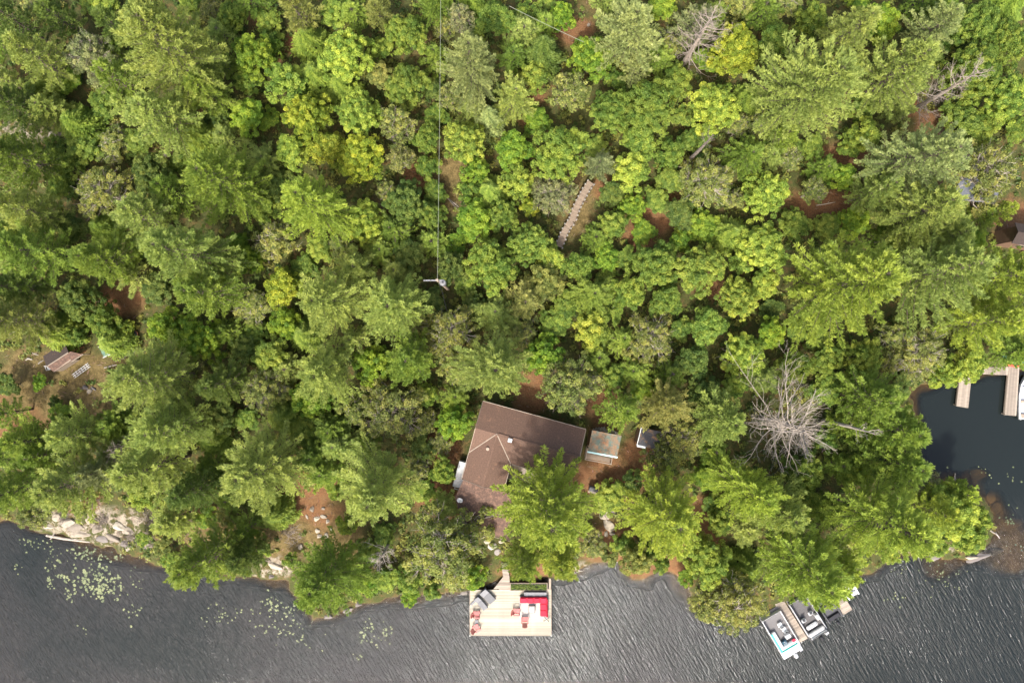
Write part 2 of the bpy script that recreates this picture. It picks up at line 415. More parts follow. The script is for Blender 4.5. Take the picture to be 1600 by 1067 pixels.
# ------------------------------------------------------------------ lake
wm = bpy.data.materials.new('lake_water'); MATS['lake_water'] = wm
N, L, P = nodes_of(wm)
out = N['Material Output']
tc = N.new('ShaderNodeTexCoord')
def ripples(rot, sc, stretch, dist, detail=3):
    mp = N.new('ShaderNodeMapping'); mp.vector_type = 'TEXTURE'; mp.inputs['Rotation'].default_value = (0, 0, R_(rot)); mp.inputs['Scale'].default_value = tuple(1 / s for s in stretch)
    L.new(tc.outputs['Object'], mp.inputs[0])
    n = N.new('ShaderNodeTexNoise'); n.inputs['Scale'].default_value = sc; n.inputs['Detail'].default_value = detail; n.inputs['Distortion'].default_value = dist
    L.new(mp.outputs[0], n.inputs['Vector']); return n.outputs['Fac']
r1 = ripples(-60, 3.3, (.20, 1.3, 1), .35, 4)
r2 = ripples(-52, 9.0, (.3, 1.2, 1), .3, 2)
gust = ripples(20, .055, (1, 1, 1), 1.0, 3)
sm = N.new('ShaderNodeMath'); sm.operation = 'MULTIPLY_ADD'; L.new(r2, sm.inputs[0]); sm.inputs[1].default_value = .42; L.new(r1, sm.inputs[2])
# wind-sheltered bay behind the point is calm
cal = N.new('ShaderNodeAttribute'); cal.attribute_name = 'wind'
gr = N.new('ShaderNodeMapRange'); L.new(gust, gr.inputs['Value']); gr.inputs['From Min'].default_value = .35; gr.inputs['From Max'].default_value = .65; gr.inputs['To Min'].default_value = .6; gr.inputs['To Max'].default_value = 1
st = N.new('ShaderNodeMath'); st.operation = 'MULTIPLY'; L.new(gr.outputs[0], st.inputs[0]); L.new(cal.outputs['Fac'], st.inputs[1])
bp = N.new('ShaderNodeBump'); bp.inputs['Distance'].default_value = .225; L.new(sm.outputs[0], bp.inputs['Height']); L.new(st.outputs[0], bp.inputs['Strength'])
dp = N.new('ShaderNodeAttribute'); dp.attribute_name = 'depth'
mrp = N.new('ShaderNodeMapRange'); mrp.interpolation_type = 'SMOOTHSTEP'; L.new(dp.outputs['Fac'], mrp.inputs['Value'])
mrp.inputs['From Min'].default_value = 0.0; mrp.inputs['From Max'].default_value = 1.15; mrp.inputs['To Min'].default_value = .30; mrp.inputs['To Max'].default_value = 1
murk = N.new('ShaderNodeBsdfDiffuse'); L.new(bp.outputs[0], murk.inputs['Normal'])
g2 = N.new('ShaderNodeValToRGB'); 
cl_ = N.new('ShaderNodeAttribute'); cl_.attribute_name = 'reflection_loss'
gm_ = N.new('ShaderNodeMath'); gm_.operation = 'SUBTRACT'; L.new(gust, gm_.inputs[0]); L.new(cl_.outputs['Fac'], gm_.inputs[1]); L.new(gm_.outputs[0], g2.inputs[0])  # weaker sky reflection on the right is painted into the murk colour
g2.color_ramp.elements[0].position = .38; g2.color_ramp.elements[1].position = .62
g2.color_ramp.elements[0].color = (.010, .0135, .0132, 1); g2.color_ramp.elements[1].color = (.026, .026, .026, 1)
L.new(g2.outputs[0], murk.inputs['Color'])
tr = N.new('ShaderNodeBsdfTransparent'); tr.inputs['Color'].default_value = (.84, .74, .54, 1)
m1 = N.new('ShaderNodeMixShader'); L.new(mrp.outputs[0], m1.inputs[0]); L.new(tr.outputs[0], m1.inputs[1]); L.new(murk.outputs[0], m1.inputs[2])
gl = N.new('ShaderNodeBsdfGlossy'); gl.inputs['Roughness'].default_value = .075; L.new(bp.outputs[0], gl.inputs['Normal'])
fr = N.new('ShaderNodeFresnel'); fr.inputs['IOR'].default_value = 1.33; L.new(bp.outputs[0], fr.inputs['Normal'])
m2 = N.new('ShaderNodeMixShader'); L.new(fr.outputs[0], m2.inputs[0]); L.new(m1.outputs[0], m2.inputs[1]); L.new(gl.outputs[0], m2.inputs[2])
L.new(m2.outputs[0], out.inputs['Surface'])
me = raw_mesh('lake_water', np.stack([GX, GY, np.zeros_like(GX)], -1).reshape(-1, 3), quads, 'lake_water', smooth=True)
a = me.attributes.new('depth', 'FLOAT', 'POINT'); a.data.foreach_set('value', np.clip(-GZ, 0, 9).astype(np.float32).ravel())
wind = np.clip(1 - np.clip((PXg - 1400) / 60, 0, 1) * np.clip((860 - PYg) / 120, 0, 1), .12, 1) * np.clip(.75 + .25 * (1400 - PXg) / 800, .6, 1)
a = me.attributes.new('reflection_loss', 'FLOAT', 'POINT'); a.data.foreach_set('value', (np.clip((PXg - 950) / 500, 0, 1) * .28).astype(np.float32).ravel())  # rightward darkening of the water colour, standing for less reflected sky
a = me.attributes.new('wind', 'FLOAT', 'POINT'); a.data.foreach_set('value', wind.astype(np.float32).ravel())
tag(link('lake_water', me), kind='structure')

# ------------------------------------------------------------------ tree kinds (each mesh is shared by many trees)
def norm(a): return a / np.maximum(np.linalg.norm(a, axis=-1, keepdims=True), 1e-9)
def blades(p, d, ln, w, v, rg):
    """one thin quad per point: base p, direction d, length ln, half width w"""
    n = len(p); d = norm(d); sd = norm(np.cross(d, norm(rg.normal(size=(n, 3)) + np.array([0, 0, 2.4]))))
    ln = np.asarray(ln).reshape(-1, 1); w = np.asarray(w).reshape(-1, 1)
    tip = p + d * ln; mid = p + d * ln * .45
    vs = np.stack([p, mid + sd * w, tip, mid - sd * w], 1).reshape(-1, 3)
    return vs, np.arange(4 * n).reshape(n, 4), v
def leaf_quads(p, nrm, size, v, rg):
    n = len(p); nrm = norm(nrm); a = norm(np.cross(nrm, rg.normal(size=(n, 3)))); b = np.cross(nrm, a)
    s = np.asarray(size).reshape(-1, 1)
    vs = np.stack([p - a * s, p - b * s * .62, p + a * s, p + b * s * .62], 1).reshape(-1, 3)
    return vs, np.arange(4 * n).reshape(n, 4), v

def make_pine(seed, R, Ht, nb=64, droop=0.0, density=1.0):
    rg = np.random.default_rng(seed)
    P_, D_, V_ = [], [], []
    mb = MB()
    lean = rg.normal(size=2) * .03 * Ht
    mb.tube([(0, 0, -.6), (lean[0] * .3, lean[1] * .3, Ht * .4), (lean[0], lean[1], Ht * .97)], [.022 * Ht, .014 * Ht, .03], 7)
    sect = rg.uniform(.72, 1.18, 9)
    for i in range(nb):
        t = (i + rg.uniform(-.4, .4)) / nb; t = min(max(t, 0), .985)
        z0 = Ht * (.26 + .70 * t)
        wh = i // 7; az = (i % 7) * 2 * math.pi / 7 + wh * 1.15 + rg.normal() * .14
        t = min(.985, max(0, (wh * 7 + 3.5 + rg.uniform(-1.6, 1.6)) / nb)); z0 = Ht * (.26 + .70 * t)
        sc = sect[int((az % (2 * math.pi)) / (2 * math.pi) * 9) % 9]
        Lb = R * (.10 + .92 * (1 - t) ** .72) * rg.uniform(.68, 1.12) * (sc if t < .8 else 1)
        if t < .12: Lb *= rg.uniform(.6, .95)
        base = np.array([lean[0] * t, lean[1] * t, z0]); u = np.array([math.cos(az), math.sin(az), 0])
        el0 = R_(2 + 38 * t - droop); el1 = R_(20 + 25 * t - droop)
        ns = 10; s = np.linspace(0, 1, ns); el = el0 + (el1 - el0) * s ** 1.5
        st = np.stack([np.cos(el) * u[0], np.cos(el) * u[1], np.sin(el)], -1) * (Lb / (ns - 1))
        pts = base + np.concatenate([[np.zeros(3)], np.cumsum(st[:-1], 0)])
        mb.tube([pts[0], pts[4], pts[8]], [.006 * Lb + .018, .004 * Lb + .010, .006], 4, cap=False)
        side = np.array([-u[1], u[0], 0])
        hw = .080 * Lb + .22
        nt_ = max(4, int(Lb / .24))
        bv = rg.uniform(.15, .85)
        for k in range(nt_):
            f = .22 + .78 * (k + rg.uniform(0, 1)) / nt_
            q = pts[0] + 0
            j = f * (ns - 1); j0 = int(min(j, ns - 2)); q = pts[j0] + (pts[j0 + 1] - pts[j0]) * (j - j0)
            dirb = norm(pts[j0 + 1] - pts[j0])
            wl = hw * min(1, (f - .1) / .35) * (1.04 - f) ** .75 * 1.45 * rg.uniform(.8, 1.12)
            for sg in (-1, 1):
                ang = R_(rg.uniform(28, 46))
                td = dirb * math.cos(ang) + side * sg * math.sin(ang) + np.array([0, 0, rg.normal() * .06 + .06])
                td = td / np.linalg.norm(td)
                m = max(2, int(wl / .14 * density))
                ss = (np.arange(m) + rg.uniform(0, 1, m)) / m
                pp = q + td * (ss * wl)[:, None] + rg.normal(size=(m, 3)) * .035
                dd = td * .8 + np.array([0, 0, .16]) + rg.normal(size=(m, 3)) * .20
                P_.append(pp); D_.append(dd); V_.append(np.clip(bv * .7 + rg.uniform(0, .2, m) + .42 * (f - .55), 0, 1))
        P_.append(pts[-1] + rg.normal(size=(5, 3)) * .07); D_.append(dirb + rg.normal(size=(5, 3)) * .4); V_.append(np.full(5, bv))
    p = np.concatenate(P_); d = np.concatenate(D_); v = np.concatenate(V_)
    rep = 3
    p = np.repeat(p, rep, 0); d = norm(np.repeat(d, rep, 0)) + rg.normal(size=p.shape) * .30; v = np.clip(np.repeat(v, rep) + rg.normal(size=len(p)) * .08, 0, 1)
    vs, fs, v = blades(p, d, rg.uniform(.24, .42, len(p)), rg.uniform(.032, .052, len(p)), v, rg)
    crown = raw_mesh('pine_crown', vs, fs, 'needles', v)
    trunk = mb.mesh('pine_trunk', 'bark')
    return crown, trunk, R, Ht

def lobes_of(rg, R, Hc, n, flat=.75):
    L_ = []
    for i in range(n):
        a = i * 2.39996 + rg.normal() * .3; rr = R * .60 * math.sqrt((i + .4) / n) * rg.uniform(.85, 1.12)
        z = Hc * (.62 - .28 * (rr / (R * .6)) ** 2 + rg.normal() * .05)
        L_.append((rr * math.cos(a), rr * math.sin(a), z, R * rg.uniform(.34, .50)))
    return L_

def make_broadleaf(seed, R, Ht, nlobes=9, rc=(.42, .75), per=95, leaf=(.10, .17), nclump=170, fill=.35, twig=False, name='leafy_crown', matn='leaves', hang=0.0):
    rg = np.random.default_rng(seed)
    lobes = lobes_of(rg, R, Ht * .95, nlobes)
    mb = MB()
    z_fork = Ht * .30
    mb.tube([(0, 0, -.6), (rg.normal() * .1, rg.normal() * .1, z_fork)], [.028 * Ht, .021 * Ht], 7)
    Pp, Nn, S_, V_ = [], [], [], []
    tot = sum(l[3] ** 2 for l in lobes)
    for (lx, ly, lz, lr) in lobes:
        c = np.array([lx, ly, lz])
        mb.tube([(0, 0, z_fork * .9), (lx * .5, ly * .5, z_fork + (lz - z_fork) * .6), (lx, ly, lz + lr * .2)], [.015 * Ht, .009 * Ht, .03], 5, cap=False)
        m = max(5, int(nclump * lr ** 2 / tot)); lv = rg.uniform(.25, .75)
        for k in range(m):
            d = norm(rg.normal(size=3)); 
            if d[2] < -.25: d[2] *= -1
            inner = rg.uniform() < fill
            cc = c + d * lr * (rg.uniform(.3, .75) if inner else rg.uniform(.85, 1.12)) * np.array([1, 1, .72])
            r = rg.uniform(*rc); cv = np.clip(lv + rg.normal() * .22, .05, .95)
            n = int(per * (r / np.mean(rc)) ** 2 * rg.uniform(.7, 1.2))
            e = norm(rg.normal(size=(n, 3)) + np.array([0, 0, .55]) + d * .5)
            rad = r * rg.uniform(.55, 1.05, n) ** .6
            Pp.append(cc + e * rad[:, None] * np.array([1, 1, .6])); Nn.append(e * .55 + np.array([0, 0, .45]) + rg.normal(size=(n, 3)) * .55)
            S_.append(rg.uniform(leaf[0], leaf[1], n)); V_.append(np.clip(cv + rg.normal(size=n) * .15, 0, 1))
            if twig and not inner:
                mid = (c + cc) / 2 + rg.normal(size=3) * .15
                e1 = cc + np.array([0, 0, r * .35]); mb.tube([c, mid, e1], [.045, .03, .010], 4, cap=False)
                for _ in range(2):
                    e2 = cc + rg.normal(size=3) * r * .9 + np.array([0, 0, r * .45]); mb.tube([mid + rg.normal(size=3) * .05, (mid + e2) / 2 + rg.normal(size=3) * .08, e2], [.022, .016, .007], 3, cap=False)
    p = np.concatenate(Pp)
    vs, fs, v = leaf_quads(p, np.concatenate(Nn), np.concatenate(S_), np.concatenate(V_), rg)
    crown = raw_mesh(name, vs, fs, matn, v)
    return crown, mb.mesh('trunk', 'dead_bark' if twig else 'bark'), R, Ht

def make_cedar(seed, R, Ht):
    """narrow dense conifer / sapling fir: flat sprays all round a cone"""
    rg = np.random.default_rng(seed)
    n = 5200
    t = rg.uniform(0, 1, n) ** 1.25; az = rg.uniform(0, 2 * math.pi, n)
    rr = R * (1 - t) ** .8 * (1 + .16 * np.sin(az * 5 + t * 9) + .10 * np.sin(az * 11 + t * 23)) * rg.uniform(.45, 1, n) ** .5
    p = np.stack([rr * np.cos(az), rr * np.sin(az), Ht * (.10 + .88 * t) + .12 * rr], -1)
    d = np.stack([np.cos(az), np.sin(az), np.full(n, .12)], -1) + rg.normal(size=(n, 3)) * .35
    v = np.clip(.5 + .25 * np.sin(az * 5 + t * 9) + rg.normal(size=n) * .15, 0, 1)
    vs, fs, v = blades(p, d, rg.uniform(.2, .38, n), rg.uniform(.05, .09, n), v, rg)
    mb = MB(); mb.tube([(0, 0, -.5), (0, 0, Ht * .97)], [.02 * Ht + .03, .02], 6)
    return raw_mesh('cedar_crown', vs, fs, 'needles', v), mb.mesh('trunk', 'bark'), R, Ht

def dead_branches(mb, base, az, Lb, el, rg, r0, depth=0, curl=.0):
    ns = 5 if depth == 0 else 3
    pts = [np.array(base, float)]; a = az; e = el
    for k in range(ns):
        a += rg.normal() * (.16 if depth == 0 else .3); e += rg.normal() * .10 + curl
        st = Lb / ns
        pts.append(pts[-1] + st * np.array([math.cos(e) * math.cos(a), math.cos(e) * math.sin(a), math.sin(e)]))
    rad = np.linspace(r0, max(r0 * .2, .008), ns + 1)
    mb.tube(pts, list(rad), 5 if depth == 0 else 3, cap=False)
    if depth < 2:
        m = int(rg.integers(6, 10)) if depth == 0 else int(rg.integers(2, 5))
        for k in range(m):
            f = rg.uniform(.25, 1) * ns; j = min(int(f), ns - 1); q = pts[j] + (pts[j + 1] - pts[j]) * (f - j)
            dead_branches(mb, q, a + rg.choice([-1, 1]) * rg.uniform(.35, .9), Lb * rg.uniform(.25, .48) * (1.2 - f / ns * .6), e + rg.normal() * .3, rg, rad[j] * .45, depth + 1)
def make_dead(seed, R, Ht, nb=34, flat=.1, tmin=.45, matn='dead_bark'):
    rg = np.random.default_rng(seed); mb = MB()
    mb.tube([(0, 0, -.6), (.1, .05, Ht * .5), (0, 0, Ht)], [.02 * Ht + .04, .015 * Ht + .02, .03], 8)
    for i in range(nb):
        t = tmin + (1 - tmin) * i / nb
        dead_branches(mb, (0, 0, Ht * t), i * 2.39996 + rg.normal() * .3, R * (1.05 - .55 * (t - tmin) / (1 - tmin)) * rg.uniform(.35, 1.12) * (1 + .22 * math.sin(i * 2.39996 * 1 + seed)), flat + rg.normal() * .22 + .35 * t, rg, .040 * R / 5 + .016, curl=.05)
    return mb.mesh('dead_branches', matn), R, Ht

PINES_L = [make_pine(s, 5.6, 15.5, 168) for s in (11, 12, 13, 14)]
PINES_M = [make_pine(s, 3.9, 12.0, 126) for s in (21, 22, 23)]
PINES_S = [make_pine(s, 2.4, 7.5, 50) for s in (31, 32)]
BROAD_L = [make_broadleaf(s, 4.3, 10.5, 12, (.30, .58), 84, (.085, .145), 320) for s in (41, 42, 43, 44)]
BROAD_M = [make_broadleaf(s, 2.9, 8.0, 8, (.28, .50), 76, (.080, .135), 175) for s in (51, 52, 53)]
BROAD_S = [make_broadleaf(s, 1.8, 4.2, 6, (.24, .40), 66, (.075, .12), 75) for s in (61, 62)]
OLIVE_L = [make_broadleaf(s, 4.3, 11.0, 13, (.30, .52), 46, (.09, .145), 270, .22, True) for s in (71, 72, 73)]
OLIVE_M = [make_broadleaf(s, 2.9, 8.5, 9, (.28, .46), 42, (.09, .14), 150, .22, True) for s in (81, 82)]
CEDARS = [make_cedar(s, 1.9, 6.5) for s in (91, 92)]

TONE = {'lime': (.275, .345, .054), 'bright': (.192, .290, .032), 'green': (.205, .280, .046), 'dark': (.132, .185, .038), 'sage': (.275, .335, .082),
        'pale': (.275, .322, .112), 'olive': (.228, .255, .064), 'yellow': (.290, .335, .038), 'dry': (.295, .295, .082), 'mid': (.158, .226, .036), 'grey': (.220, .245, .100)}
TREES = []      # (x, y, r_px, px, py, label) of every hand-placed crown
def plant(px, py, r, kind, tone, label, group=None, hs=1.0, jit=True):
    rg = random.Random(int(px * 31 + py * 17 + r))
    z0 = on(px, py).z
    fam = {'P': (PINES_L if r > 58 else PINES_M if r > 36 else PINES_S), 'B': (BROAD_L if r > 42 else BROAD_M if r > 26 else BROAD_S),
           'O': (OLIVE_L if r > 42 else OLIVE_M), 'C': CEDARS}[kind]
    crown, trunk, R0, H0 = rg.choice(fam)
    zc = z0 + 6
    for _ in range(3):
        R = r / PXM * (CAM_H - zc) / CAM_H
        s = R / R0 * {'P': 1.11, 'B': .90, 'O': .93, 'C': 1.0}[kind]
        h = H0 * (s ** .7) * hs * rg.uniform(.97, 1.03) if _ == 0 else h
        zc = z0 + h * (.60 if kind == 'P' else .66)
    p = at(px, py, zc); z = max(gz(p.x, p.y), .02)
    name = {'P': 'pine_tree', 'B': 'leafy_tree', 'O': 'oak_tree', 'C': 'cedar_tree'}[kind]
    cat = 'tree'
    if kind == 'B' and r <= 26: name, cat = 'shrub', 'shrub'
    root = thing(name, label, cat, (p.x, p.y, z), rg.uniform(0, 6.28), group, (s * rg.uniform(.95, 1.05), s * rg.uniform(.95, 1.05), h / H0))
    tr = link('trunk', trunk, root); cr = link('crown', crown, root)
    c = TONE[tone]; j = [rg.uniform(.94, 1.04) for _ in range(3)] if jit else (1, 1, 1); b = rg.uniform(.93, 1.08)
    cr.color = (c[0] * j[0] * b, c[1] * b, c[2] * j[2] * b, 1)
    TREES.append((p.x, p.y, r, px, py, label))
    return root

